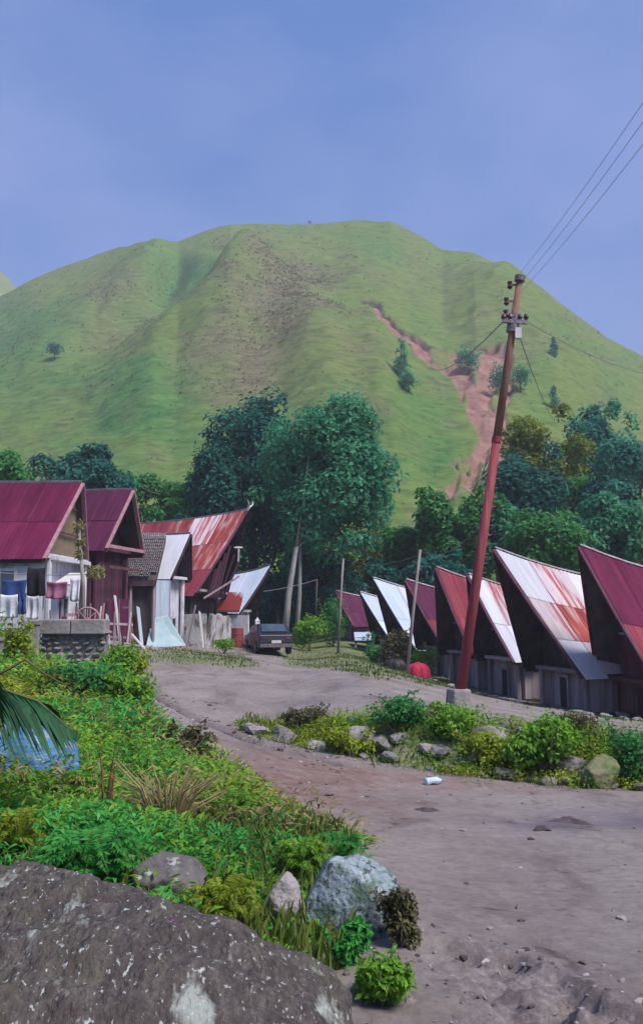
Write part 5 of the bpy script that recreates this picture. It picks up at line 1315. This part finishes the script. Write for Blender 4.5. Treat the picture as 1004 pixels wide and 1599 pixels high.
wx, wy_ = scatter(3200, lambda x, y: (veg_mask(x, y) > 0.55) & (y > 3.0) & ~((x > -2.3) & (x < 0.25) & (y < 3.1)), -0.50, 0.12, 3.0, 24)
keep_ = fbm(wx * 1.6, wy_ * 1.2, 40, 3) > -0.42
wx, wy_ = wx[keep_], wy_[keep_]
zone = fbm(wx * 0.7, wy_ * 0.5, 9, 3) + rng.normal(0, 0.2, len(wx)) + 0.42 * sstep(4.5, 6.5, wy_) * sstep(15, 11, wy_) - 0.05
hh = np.clip(0.17 + 0.22 * fbm(wx * 0.9, wy_ * 0.9, 4, 3) + 0.012 * wy_, 0.05, 0.6)
# keep the weeds low at the road side
dv, _ = dist_poly(wx, wy_, VEG + [VEG[0]]); hh = hh * sstep(0.0, 0.9, dv) * (0.35 + 0.65 * sstep(4.0, 7.5, wy_)) * np.clip(1 + 0.9 * fbm(wx * 2.2, wy_ * 1.6, 33, 2), 0.3, 2.0) + 0.04
for nm, mk_, mt, lab in (('yellow_weeds', zone > 0.25, LBY, 'yellow-green weeds spread over the bank left of the road'), ('bright_weeds', (zone <= 0.25) & (zone > -0.3), LBR, 'bright green leafy weeds covering the bank left of the road'),
                         ('emerald_weeds', zone <= -0.3, LBG, 'deep green weeds in patches left of the road')):
    Q = clump_quads(wx[mk_], wy_[mk_], hh[mk_], 0.10 + 0.018 * wy_[mk_], 52, 0.034 + 0.0085 * wy_[mk_], 0.28)
    tag(obj(nm, quads_mesh(nm, Q), mt), lab, 'weeds', kind='stuff')
dx_, dy_ = scatter(700, lambda x, y: (veg_mask(x, y) > 0.4) & (fbm(x * 0.8, y * 0.8, 21, 3) > 0.05), -0.45, 0.12, 4.5, 18)
Q = clump_quads(dx_, dy_, rng.uniform(0.1, 0.4, len(dx_)), 0.10 + 0.012 * dy_, 34, 0.05 + 0.010 * dy_, 0.16)
tag(obj('dry_weeds', quads_mesh('dry_weeds', Q), LEAF('dry_weed', (0.10, 0.08, 0.03), (0.22, 0.19, 0.08), (0.36, 0.31, 0.15), nscale=1.0)), 'withered straw-coloured weeds mixed into the left bank', 'weeds', kind='stuff')
def blades(cx, cy, h, w, bend=0.5):
    n = len(cx); z = ground_z(cx, cy); a = rng.uniform(0, 2 * np.pi, n); d = np.stack([np.cos(a), np.sin(a), 0 * a], 1); q = np.stack([-np.sin(a), np.cos(a), 0 * a], 1)
    b = np.stack([cx, cy, z - 0.01], 1); h_, w_ = h[:, None], w[:, None]; up = np.array([0, 0, 1.0])
    lean = rng.uniform(0.1, bend, n)[:, None]
    m = b + d * h_ * lean * 0.35 + up * h_ * 0.6; t = b + d * h_ * lean + up * h_ * (1 - lean * 0.25)
    return np.stack([b - q * w_ / 2, b + q * w_ / 2, m + q * w_ * 0.4, t], 1), np.stack([b - q * w_ / 2, m + q * w_ * 0.4, t, m - q * w_ * 0.4], 1)
GRS = LEAF('grass_blade', (0.05, 0.085, 0.018), (0.105, 0.16, 0.03), (0.20, 0.22, 0.06), trans=0.3, nscale=0.9)
# grass: left bank, the rubble bank, the verges of the square
bx_, by_ = scatter(26000, lambda x, y: veg_mask(x, y) > 0.35, -0.5, 0.2, 2.9, 26)
A, B2 = blades(bx_, by_, rng.uniform(0.08, 0.24, len(bx_)) * (0.7 + by_ * 0.03), 0.006 + 0.0012 * by_)
cx_ = rng.uniform(-1.4, 7, 9000); cy_ = np.interp(cx_, _bx, _by) + rng.normal(0, 0.42, len(cx_)) - 0.15
m_ = fbm(cx_ * 1.3, cy_ * 1.3, 2, 3) + rng.normal(0, 0.3, len(cx_)) > -0.05; cx_, cy_ = cx_[m_], cy_[m_]
cx_, cy_ = cx_[::2], cy_[::2]; A2, B3 = blades(cx_, cy_, rng.uniform(0.06, 0.24, len(cx_)), rng.uniform(0.008, 0.018, len(cx_)))
sel = np.argwhere(verge > 0.35)[:, 0]; sel = sel[(GV[sel, 1] > 17) & (GV[sel, 1] < 48)]
sel = sel[rng.integers(0, len(sel), 9000)]; ex_, ey_ = GV[sel, 0] + rng.normal(0, .12, len(sel)), GV[sel, 1] + rng.normal(0, .2, len(sel))
A3, B4 = blades(ex_, ey_, rng.uniform(0.03, 0.11, len(ex_)), rng.uniform(0.02, 0.04, len(ex_)))
tag(obj('grass', quads_mesh('grass', np.concatenate([A, B2, A2, B3, A3, B4])), GRS), 'short wild grass on the banks and verges of the square', 'grass', kind='stuff')

bcx = rng.uniform(-1.3, 7, 900); bcy = np.interp(bcx, _bx, _by) + rng.normal(-0.05, 0.42, 900)
zb_ = fbm(bcx * 0.9, bcy * 0.9, 12, 3) + rng.normal(0, 0.2, 900)
for nm, mk_, mt, lab in (('bank_weeds', zb_ > 0.0, LBY, 'yellowish low weeds growing among the stones of the rubble bank'), ('bank_greens', (zb_ <= 0.0) & (zb_ > -0.55), LBR, 'green low weeds growing among the stones of the rubble bank')):
    hb_ = np.clip(rng.uniform(0.05, 0.30, int(mk_.sum())) * sstep(-1.2, 0.8, bcx[mk_]), 0.03, 0.4)
    Q = clump_quads(bcx[mk_], bcy[mk_], hb_, np.full(int(mk_.sum()), 0.2), 36, np.full(int(mk_.sum()), 0.07), 0.35)
    tag(obj(nm, quads_mesh(nm, Q), mt), lab, 'weeds', kind='stuff')
def fern(name, label, px, py, D, wpx, hpx, mat, nf=34, nl=34, group=None, seed=0, cat='plant', lw=0.20):
    """fronds arching from one base, leaflets down both sides of each"""
    g = at(px, py, D); k = D / FPX; W_, H = wpx * k / 2, hpx * k
    z = gz(g.x, D)
    root = tag(empty(name, (g.x, D, z)), label, cat, group)
    mb = MB(); Ps, Ts, Bs, Ss = [], [], [], []
    for i in range(nf):
        a = rng.uniform(0, 2 * np.pi); L = rng.uniform(0.55, 1.0); hh_ = H * rng.uniform(0.55, 1.0)
        t = np.linspace(0, 1, nl); r = W_ * L * t ** 1.1; zz = hh_ * np.sin(np.clip(t * 1.15, 0, 1.15) * np.pi / 2 * 0.95) - hh_ * 0.30 * t ** 4
        d = np.array([math.cos(a), math.sin(a)])
        P = np.stack([d[0] * r, d[1] * r * 0.8, zz], 1)
        mb.tube([tuple(P[j]) for j in (0, nl // 3, 2 * nl // 3, nl - 1)], [0.006, 0.005, 0.003, 0.001], 3, cap=False)
        tg = np.gradient(P, axis=0); tg /= np.linalg.norm(tg, axis=1, keepdims=True)
        side = np.array([-d[1], d[0], 0.0])
        for sd in (-1, 1):
            sl = W_ * lw * np.sin(np.pi * np.clip(t * 0.9 + 0.08, 0, 1)) * rng.uniform(0.7, 1.2, nl)
            dirv = side * sd + tg * 0.5 + np.array([0, 0, -0.15]) + unit(nl) * 0.22; dirv /= np.linalg.norm(dirv, axis=1, keepdims=True)
            Ps.append(P[2:]); Ts.append(dirv[2:]); Bs.append(tg[2:]); Ss.append(sl[2:])
    P, T, B_, S = np.concatenate(Ps), np.concatenate(Ts), np.concatenate(Bs), np.concatenate(Ss)[:, None]
    Q = np.stack([P, P + T * S * 0.5 + B_ * S * 0.13, P + T * S - np.array([0, 0, 1]) * S * 0.15, P + T * S * 0.5 - B_ * S * 0.13], 1)
    mb.build('stems', MT['green_stem'], root)
    obj('foliage', quads_mesh('foliage', Q), mat, root)
    return root
MT['green_stem'] = M('green_stem', [(0.3, (0.05, 0.08, 0.02)), (0.7, (0.12, 0.12, 0.05))], 5)
fern('fern', 'lush emerald fern directly behind the huge boulder', 145, 1355, 4.0, 190, 105, LBG, 80)
fern('fern', 'yellow-green fern right of the dark stone slab', 355, 1408, 3.7, 150, 105, LBY, 64)
fern('fern', 'green fern between the yellow-green fern and the pale blue-grey rock', 470, 1372, 4.6, 120, 85, LBR, 56)
fern('fern', 'olive fern at the left edge just above the boulder', 20, 1320, 4.3, 130, 95, LBY, 56)
fern('fern', 'bright fern under the blue sheet', 95, 1245, 6.2, 150, 60, LBR, 36)
fern('fern', 'leafy weed clump in the middle of the left bank, right of the dry stalks', 350, 1285, 6.4, 130, 70, LBR, 34)
fern('fern', 'leafy clump at the point where the weeds meet the road', 530, 1345, 5.4, 100, 50, LBG, 30)
shrub('shrub', 'dark spiky shrub at the right of the pale blue-grey rock', 622, 1488, 80, 78, 3.75, LDR, 1700, 0.03)

shrub('shrub', 'low mossy green plant at the road edge beside the boulder', 600, 1590, 80, 70, 3.1, LBR, 1100, 0.03)
shrub('shrub', 'teal leaved plant below the pale blue-grey rock', 545, 1530, 70, 60, 3.5, LBG, 800, 0.035)
shrub('shrub', 'leafy shrub against the stone wall on the left', 178, 1085, 80, 70, 17.5, LBR, 1600, 0.11)
shrub('shrub', 'tall yellowish shrub right of the stone wall, at the top of the bank', 208, 1050, 46, 50, 20, LBY, 1100, 0.11)
shrub('shrub', 'dark green shrub on the bank below the stone wall', 120, 1125, 110, 60, 13.5, LM, 1600, 0.10)
shrub('shrub', 'round green shrub at the corner where the bank meets the square', 200, 1150, 80, 60, 13.5, LBR, 1500, 0.09)
shrub('shrub', 'yellow-green shrub by the left gate post', 22, 1050, 60, 90, 17.5, LBY, 1500, 0.10)
shrub('shrub', 'dark bramble on the bank edge along the cracked road', 290, 1195, 90, 45, 10.8, LDR, 1100, 0.07)
KG = 'shrubs on the rubble bank'
shrub('shrub', 'dark leafy shrub on the bank, left of the pole foot', 625, 1165, 95, 56, 13.6, LM, 1500, 0.075, KG)
shrub('shrub', 'leafy shrub on the bank directly below the pole foot', 705, 1165, 105, 50, 13.5, LBR, 1500, 0.075, KG)
shrub('shrub', 'largest rounded shrub on the bank, right of the pole', 848, 1222, 125, 92, 12.5, LBR, 2600, 0.085, KG)
shrub('shrub', 'dark green shrub on the bank at the right edge', 992, 1225, 90, 85, 12.2, LM, 1500, 0.08, KG)
shrub('shrub', 'yellowish low shrub at the left end of the bank', 548, 1175, 90, 38, 13.4, LBY, 1100, 0.07, KG)
shrub('shrub', 'dry brown scrub on the crest of the bank at its left tip', 480, 1118, 80, 26, 15.0, LDR, 1100, 0.06, KG)
shrub('shrub', 'olive shrub between the pole foot and the largest rounded shrub', 765, 1200, 105, 48, 12.9, LBY, 1500, 0.07, KG)
shrub('shrub', 'brown scrub on the crest above the pale green stone', 900, 1160, 80, 34, 13.2, LDR, 1000, 0.06, KG)

# dry stalks and straw tuft
def straw(name, label, px, py, D, wpx, hpx, n, mat, seed):
    g = at(px, py, D); k = D / FPX; z = gz(g.x, D)
    root = tag(empty(name, (g.x, D, z)), label, 'plant')
    r = random.Random(seed); mb = MB()
    for i in range(n):
        a = r.uniform(-1, 1); H = hpx * k * r.uniform(0.5, 1.05); X = a * wpx * k / 2; Y = r.uniform(-0.5, 0.5) * wpx * k / 2
        w = r.uniform(0.003, 0.009)
        mb.tube([(X * 0.15, Y * 0.15, -0.03), (X * 0.5, Y * 0.5, H * 0.6), (X, Y, H * r.uniform(0.75, 1.0))], [w, w * 0.8, w * 0.2], 4, cap=False)
    mb.build('stalks', mat, root)
MT['straw'] = M('straw', [(0.3, (0.16, 0.12, 0.055)), (0.7, (0.33, 0.27, 0.14))], 3)
MT['red_stalk'] = M('red_stalk', [(0.3, (0.10, 0.045, 0.025)), (0.7, (0.20, 0.10, 0.05))], 3)
straw('dry_grass_tuft', 'tuft of dry straw fanning out in the middle of the left weeds', 262, 1285, 5.6, 190, 115, 90, MT['straw'], 1)
straw('dry_stalks', 'few thick reddish dry stalks left of the straw tuft', 165, 1285, 5.8, 50, 125, 9, MT['red_stalk'], 2)

# ------------------------------------------------------------------ palm at the left, mostly out of frame
def palm_frond(root, pts, nl, ll, mat, droop=0.35, w=0.03):
    P = np.array([tuple(p) for p in pts]); t = np.linspace(0, 1, len(P)); tt_ = np.linspace(0.12, 1, nl)
    C = np.stack([np.interp(tt_, t, P[:, i]) for i in range(3)], 1)
    tg = np.gradient(C, axis=0); tg /= np.linalg.norm(tg, axis=1, keepdims=True)
    side = np.cross(tg, [0, 0, 1.0]); side /= np.linalg.norm(side, axis=1, keepdims=True) + 1e-9
    rachis = MB().tube([tuple(p) for p in pts], list(np.linspace(0.022, 0.004, len(pts))), 5).build('frond', MT['green_stem'], root)
    Qs = []
    for sd in (-1, 1):
        L = (ll * np.sin(np.pi * np.clip(tt_ * 0.85 + 0.15, 0, 1)) * rng.uniform(0.8, 1.15, nl))[:, None]
        d = side * sd + tg * 0.75 + np.array([0, 0, -droop]) + unit(nl) * 0.08; d /= np.linalg.norm(d, axis=1, keepdims=True)
        wv = np.cross(d, side * sd + 0.3); wv /= np.linalg.norm(wv, axis=1, keepdims=True) + 1e-9
        Qs.append(np.stack([C, C + d * L * 0.4 + wv * w * 0.5, C + d * L + np.array([0, 0, -0.25]) * L, C + d * L * 0.4 - wv * w * 0.5], 1))
    obj('leaflets', quads_mesh('leaflets', np.concatenate(Qs)), mat, rachis)
LP = LEAF('palm_leaf', (0.008, 0.04, 0.018), (0.02, 0.085, 0.032), (0.05, 0.14, 0.05), trans=0.2)
pxl, pyl = -2.75, 4.7
pz = gz(pxl, pyl)
palm = tag(empty('palm', (pxl, pyl, pz)), 'palm whose dark green fronds reach in at the left edge', 'palm')
cr_ = Vector((0, 0, 1.25)); P0p = Vector((pxl, pyl, pz))
MB().tube([(0, 0, -0.2), (0.02, 0, 0.6), tuple(cr_)], [0.16, 0.12, 0.09], 10).build('trunk', MT['bark'], palm, True)
def fr(*ps): return [cr_] + [at(*p) - P0p for p in ps]
palm_frond(palm, fr((-120, 1040, 4.9), (-20, 1068, 4.95), (60, 1095, 5.0), (125, 1150, 5.05)), 64, 0.6, LP, 0.25, 0.028)
palm_frond(palm, fr((-140, 1030, 5.3), (-40, 1058, 5.3), (10, 1085, 5.3), (65, 1120, 5.3)), 52, 0.48, LP, 0.3, 0.028)
palm_frond(palm, fr((-150, 950, 5.0), (-60, 985, 4.7), (-20, 1060, 4.6), (5, 1140, 4.5)), 36, 0.3, LP, 0.5)
palm_frond(palm, fr((-260, 500, 4.7), (-170, 250, 4.7), (-90, 110, 4.7), (-6, 86, 4.7)), 50, 0.42, LP, 0.1)
for a in (1.6, 2.6, 3.5, 4.4):
    palm_frond(palm, [cr_, cr_ + Vector((math.cos(a) * 0.5, math.sin(a) * 0.5, 0.7)), cr_ + Vector((math.cos(a) * 1.1, math.sin(a) * 1.1, 0.8)), cr_ + Vector((math.cos(a) * 1.8, math.sin(a) * 1.8, 0.2))], 40, 0.45, LP)
MT['twig'] = M('twig', [(0.3, (0.07, 0.04, 0.03)), (0.7, (0.14, 0.085, 0.06))], 4)
tw = MB().tube([at(-20, 1062, 5.6), at(15, 1045, 5.6), at(40, 1030, 5.6), at(70, 1052, 5.6), at(112, 1075, 5.6)], [0.008, 0.008, 0.007, 0.006, 0.003], 5).build('bent_twig', MT['twig'])
tag(tw, 'bent brown twig above the palm fronds at the left edge', 'twig')

# blue plastic sheet in the weeds
MT['blue_plastic'] = M('blue_plastic', [(0.3, (0.03, 0.10, 0.27)), (0.5, (0.06, 0.17, 0.36)), (0.72, (0.16, 0.28, 0.45))], 6, rough=0.45, stretch=(1, 1, 3), bump=0.5, bdist=0.02, spec=0.4, patch=(3, 0.60, 0.68, (0.40, 0.20, 0.24), (1, 1, 1)))
draped('plastic_sheet', 'crumpled blue plastic sheet among the weeds at the left edge', 'plastic sheet', 38, 1208, 6.6, 0.85, 0.55, MT['blue_plastic'], 3)

# ------------------------------------------------------------------ yard of the first left house
D0 = 20.0
a, b = at(60, 1072, D0), at(163, 1072, D0)
zt = at(60, 966, D0).z
bw = tag(empty('stone_wall', (a.x, D0, a.z)), 'rubble stone wall with concrete cap below the purple-red roof house', 'wall')
Lw, Hw = b.x - a.x, zt - a.z
core = MB().box((Lw / 2, 0.22, Hw / 2 - 0.1), (Lw - 0.06, 0.34, Hw - 0.06)).build('core', MT['concrete'], bw)
MB().box((Lw * 0.46, -0.02, Hw * 0.16), (Lw * 0.9, 0.5, Hw * 0.34)).build('concrete_base', MT['concrete'], bw)
r = random.Random(9)
y_ = Hw * 0.34
k = 0
while y_ < Hw * 0.76:
    h = r.uniform(0.10, 0.15); x_ = -0.02
    while x_ < Lw - 0.05:
        w_ = r.uniform(0.14, 0.28)
        obj('stone', STONE[k % 7], MT['stone'], core, (x_ + w_ / 2, 0.06 + r.uniform(-0.03, 0.03), y_ + h / 2), (0, r.uniform(-.2, .2), r.uniform(-.4, .4)), (w_ * 0.56, 0.12, h * 0.72)); k += 1
        x_ += w_
    y_ += h
x_ = 0.0
for w_ in (0.72, 0.80): 
    if x_ + w_ > Lw + 0.05: w_ = Lw - x_
    q = MB().box((x_ + w_ / 2, 0.12, Hw * 0.88), (w_ - 0.02, 0.5, Hw * 0.22)).build('cap_block', MT['concrete'], bw); bv = q.modifiers.new('edge', 'BEVEL'); bv.width = 0.02; x_ += w_
g = at(48, 1066, 19.6)
gp = tag(empty('gate_post', (g.x, 19.6, g.z - 0.2)), 'pale square concrete post left of the stone wall', 'post')
hp = at(48, 975, 19.6).z - g.z + 0.2
MB().box((0, 0, hp / 2), (0.26, 0.26, hp)).build('shaft', MT['concrete'], gp)
MB().box((0, 0, hp + 0.04), (0.32, 0.32, 0.08)).build('cap', MT['concrete'], gp)
a, b = at(-60, 1070, 19.8), at(38, 1070, 19.8)
lw = tag(empty('garden_wall', (a.x, 19.8, a.z - 0.2)), 'low weathered concrete wall left of the gate post', 'wall')
h = at(0, 1000, 19.8).z - a.z + 0.2
MB().box(((b.x - a.x) / 2, 0, h / 2), (b.x - a.x, 0.2, h)).build('slab', MT['concrete'], lw)
MB().box(((b.x - a.x) / 2, 0, h + 0.03), (b.x - a.x + 0.04, 0.26, 0.06)).build('coping', MT['concrete'], lw)
# picket fence of odd boards
pf_a, pf_b = at(62, 1003, 24.5), at(206, 1006, 27)
pf = tag(empty('picket_fence', pf_a), 'ragged fence of pale and purplish boards behind the stone wall', 'fence')
d = pf_b - pf_a; n = 26
for i in range(n):
    t = (i + 0.5) / n; hh_ = r.uniform(0.55, 1.25); q = d * t
    ln = r.uniform(-0.12, 0.12)
    board('picket', pf, q + Vector((0, 0, -0.15)), q + Vector((ln, 0.02, hh_)), r.uniform(0.05, 0.11), 0.03, MT[r.choice(['pink_trim', 'grey_wood', 'grey_wood', 'white_trim', 'maroon_wood'])], (0, 1, 0))
for z in (0.2, 0.6): MB().beam(Vector((0, 0.05, z)), d + Vector((0, 0.05, z)), 0.05, 0.07).build('rail', MT['grey_wood'], pf)
lp = board('leaning_plank', None, at(206, 990, 28), at(234, 1022, 27.4), 0.16, 0.04, MT['white_trim'], (0, 1, 0)); tag(lp, 'white plank leaning at the right end of the board fence', 'plank')
# cart wheel leaning by the fence, dry trunk with straw
wc = at(137, 968, 24.2)
whl = tag(empty('cart_wheel', wc), 'old pinkish spoked wheel leaning on the stone wall', 'wheel')
ring = [(0.34 * math.cos(q), 0, 0.34 * math.sin(q)) for q in np.linspace(0, 2 * math.pi, 25)]
MB().tube(ring, 0.03, 6, cap=False).build('rim', MT['pink_trim'], whl)
MB().tube([(0, -0.06, 0), (0, 0.06, 0)], 0.07, 10).build('hub', MT['pink_trim'], whl)
for i in range(8):
    q = i * math.pi / 4; MB().beam((0.05 * math.cos(q), 0, 0.05 * math.sin(q)), (0.33 * math.cos(q), 0, 0.33 * math.sin(q)), 0.025, 0.025, (0, 1, 0)).build('spoke', MT['pink_trim'], whl)
ta, tb_ = at(131, 985, 24.8), at(124, 822, 24.8)
dt = tag(empty('dead_tree', (ta.x, 24.8, ta.z)), 'slim dead trunk with pale straw tufts before the beige gable', 'tree')
MB().tube([(0, 0, -0.3), tuple((tb_ - ta) * 0.4 + Vector((0.05, 0, 0))), tuple(tb_ - ta)], [0.075, 0.06, 0.045], 7).build('stem', MT['pale_bark'], dt, True)
LST = LEAF('straw_leaf', (0.14, 0.13, 0.05), (0.28, 0.26, 0.11), (0.42, 0.38, 0.2))
for t, s in ((0.98, 0.2), (0.85, 0.17), (0.72, 0.12)):
    c = (tb_ - ta) * t; P = np.array(c) + unit(160) * s * np.array([0.8, 0.8, 1.2]) * rng.random((160, 1)) ** 0.5
    obj('straw_tuft', quads_mesh('straw_tuft', leaf_quads(P, unit(160), 0.12, 0.3)), LST, dt)
c = at(150, 893, 25.2); P = unit(260) * np.array([0.28, 0.2, 0.22]) * rng.random((260, 1)) ** 0.5
tag(obj('straw_bunch', quads_mesh('straw_bunch', leaf_quads(P, unit(260), 0.13, 0.3)), LST, None, c), 'bunch of yellow straw hung under the black-gabled house', 'straw')
# washing line
la, lb = at(-30, 892, 23.6), at(140, 897, 25.2)
wire('washing_line', 'washing line strung before the purple-red roof house', la, lb, 0.05, 0.012)
def cloth(label, px0, px1, pyt, pyb, D, c1, c2, seed, sl=0.0):
    a, b, c = at(px0, pyt, D), at(px1, pyt, D), at(px0, pyb, D)
    nu_, nv_ = 16, 10; U, V_ = np.meshgrid(np.linspace(0, 1, nu_), np.linspace(0, 1, nv_))
    X = a.x + (b.x - a.x) * (U + 0.04 * V_ * np.sin(U * 9 + seed)); Y = D + 0.07 * V_ * np.sin(U * 11 + seed) + 0.03 * np.sin(V_ * 5 + seed); Z = a.z + (c.z - a.z) * V_ * (1 - 0.25 * U * sl) - 0.03 * np.sin(np.pi * U)
    o = obj('hanging_cloth', np_mesh('hanging_cloth', np.stack([X, Y, Z], -1).reshape(-1, 3), grid_faces(nv_, nu_), True), M('cloth', [(0.3, c1), (0.7, c2)], 4, rough=0.9))
    so = o.modifiers.new('thick', 'SOLIDIFY'); so.thickness = 0.01
    tag(o, label, 'cloth', 'washing on the line')
cloth('deep blue cloth on the washing line', 4, 42, 905, 938, 23.8, (0.015, 0.03, 0.11), (0.03, 0.06, 0.20), 1)
cloth('blue trousers leg hanging lowest from the washing line', 30, 42, 925, 958, 23.75, (0.02, 0.04, 0.14), (0.04, 0.07, 0.22), 2)
cloth('black garment on the washing line at the house corner', 44, 72, 886, 930, 24.0, (0.008, 0.008, 0.012), (0.02, 0.02, 0.028), 3)
cloth('white sheet hung below the deep blue cloth', 2, 29, 928, 964, 23.7, (0.45, 0.47, 0.55), (0.62, 0.62, 0.7), 4)
cloth('pale shirt hung right of the blue trousers leg', 44, 62, 930, 966, 23.9, (0.42, 0.42, 0.5), (0.58, 0.57, 0.64), 5)
cloth('mauve pink blanket on the washing line', 74, 106, 908, 934, 24.4, (0.20, 0.07, 0.14), (0.32, 0.13, 0.22), 6)
cloth('small white towel at the right end of the washing line', 110, 126, 902, 938, 24.7, (0.45, 0.45, 0.52), (0.62, 0.62, 0.68), 7)

# small things on the road: crushed bottle, dark scrap, twigs
bt = at(676, 1219, 11.6)
bo = tag(empty('plastic_bottle', (bt.x, 11.6, gz(bt.x, 11.6) + 0.045), 0.5), 'crushed pale blue plastic bottle at the foot of the bank', 'bottle')
MT['bottle'] = M('bottle_plastic', [(0.3, (0.32, 0.45, 0.62)), (0.7, (0.55, 0.62, 0.72))], 9, rough=0.3, spec=0.5)
MB().tube([(-0.13, 0, 0), (-0.12, 0, 0.0), (-0.02, 0, 0.01), (0.06, 0, 0), (0.10, 0, 0), (0.13, 0, 0)], [0.03, 0.05, 0.04, 0.052, 0.03, 0.018], 10).build('body', MT['bottle'], bo)
MB().tube([(0.13, 0, 0), (0.155, 0, 0)], 0.02, 10).build('cap', MT['blue_plastic'], bo)
for (px, py, w, lab) in ((890, 1281, 66, 'dark flattened scrap of sacking on the wet patch of road'), (845, 1294, 26, 'small dark scrap left of the flattened sacking'), (666, 1268, 30, 'dark clod at the end of the low earth ridge')):
    D = 1.0845 / ((py - 950) / 1350 - 0.1185); g = at(px, py, D); k = D / FPX
    nr, nc = 6, 18; aa = np.linspace(0, 2 * np.pi, nc, endpoint=False)[None, :]; t = np.linspace(0, 1, nr)[:, None]
    rr_ = t * (1 + 0.35 * np.sin(aa * 3 + px) + 0.2 * np.sin(aa * 5)); V = np.stack([rr_ * np.cos(aa) * w * k / 2, rr_ * np.sin(aa) * w * k * 0.35, 0.03 * (1 - t ** 2) + 0.012 * vnoise(rr_ * np.cos(aa) * 5, rr_ * np.sin(aa) * 5 + px)], -1)
    F = [(i * nc + j, (i + 1) * nc + j, (i + 1) * nc + (j + 1) % nc, i * nc + (j + 1) % nc) for i in range(nr - 1) for j in range(nc)]
    tag(obj('scrap', py_mesh('scrap', V.reshape(-1, 3), F, True), MT['dark_wood'], None, (g.x, D, gz(g.x, D) + 0.004)), lab, 'scrap')
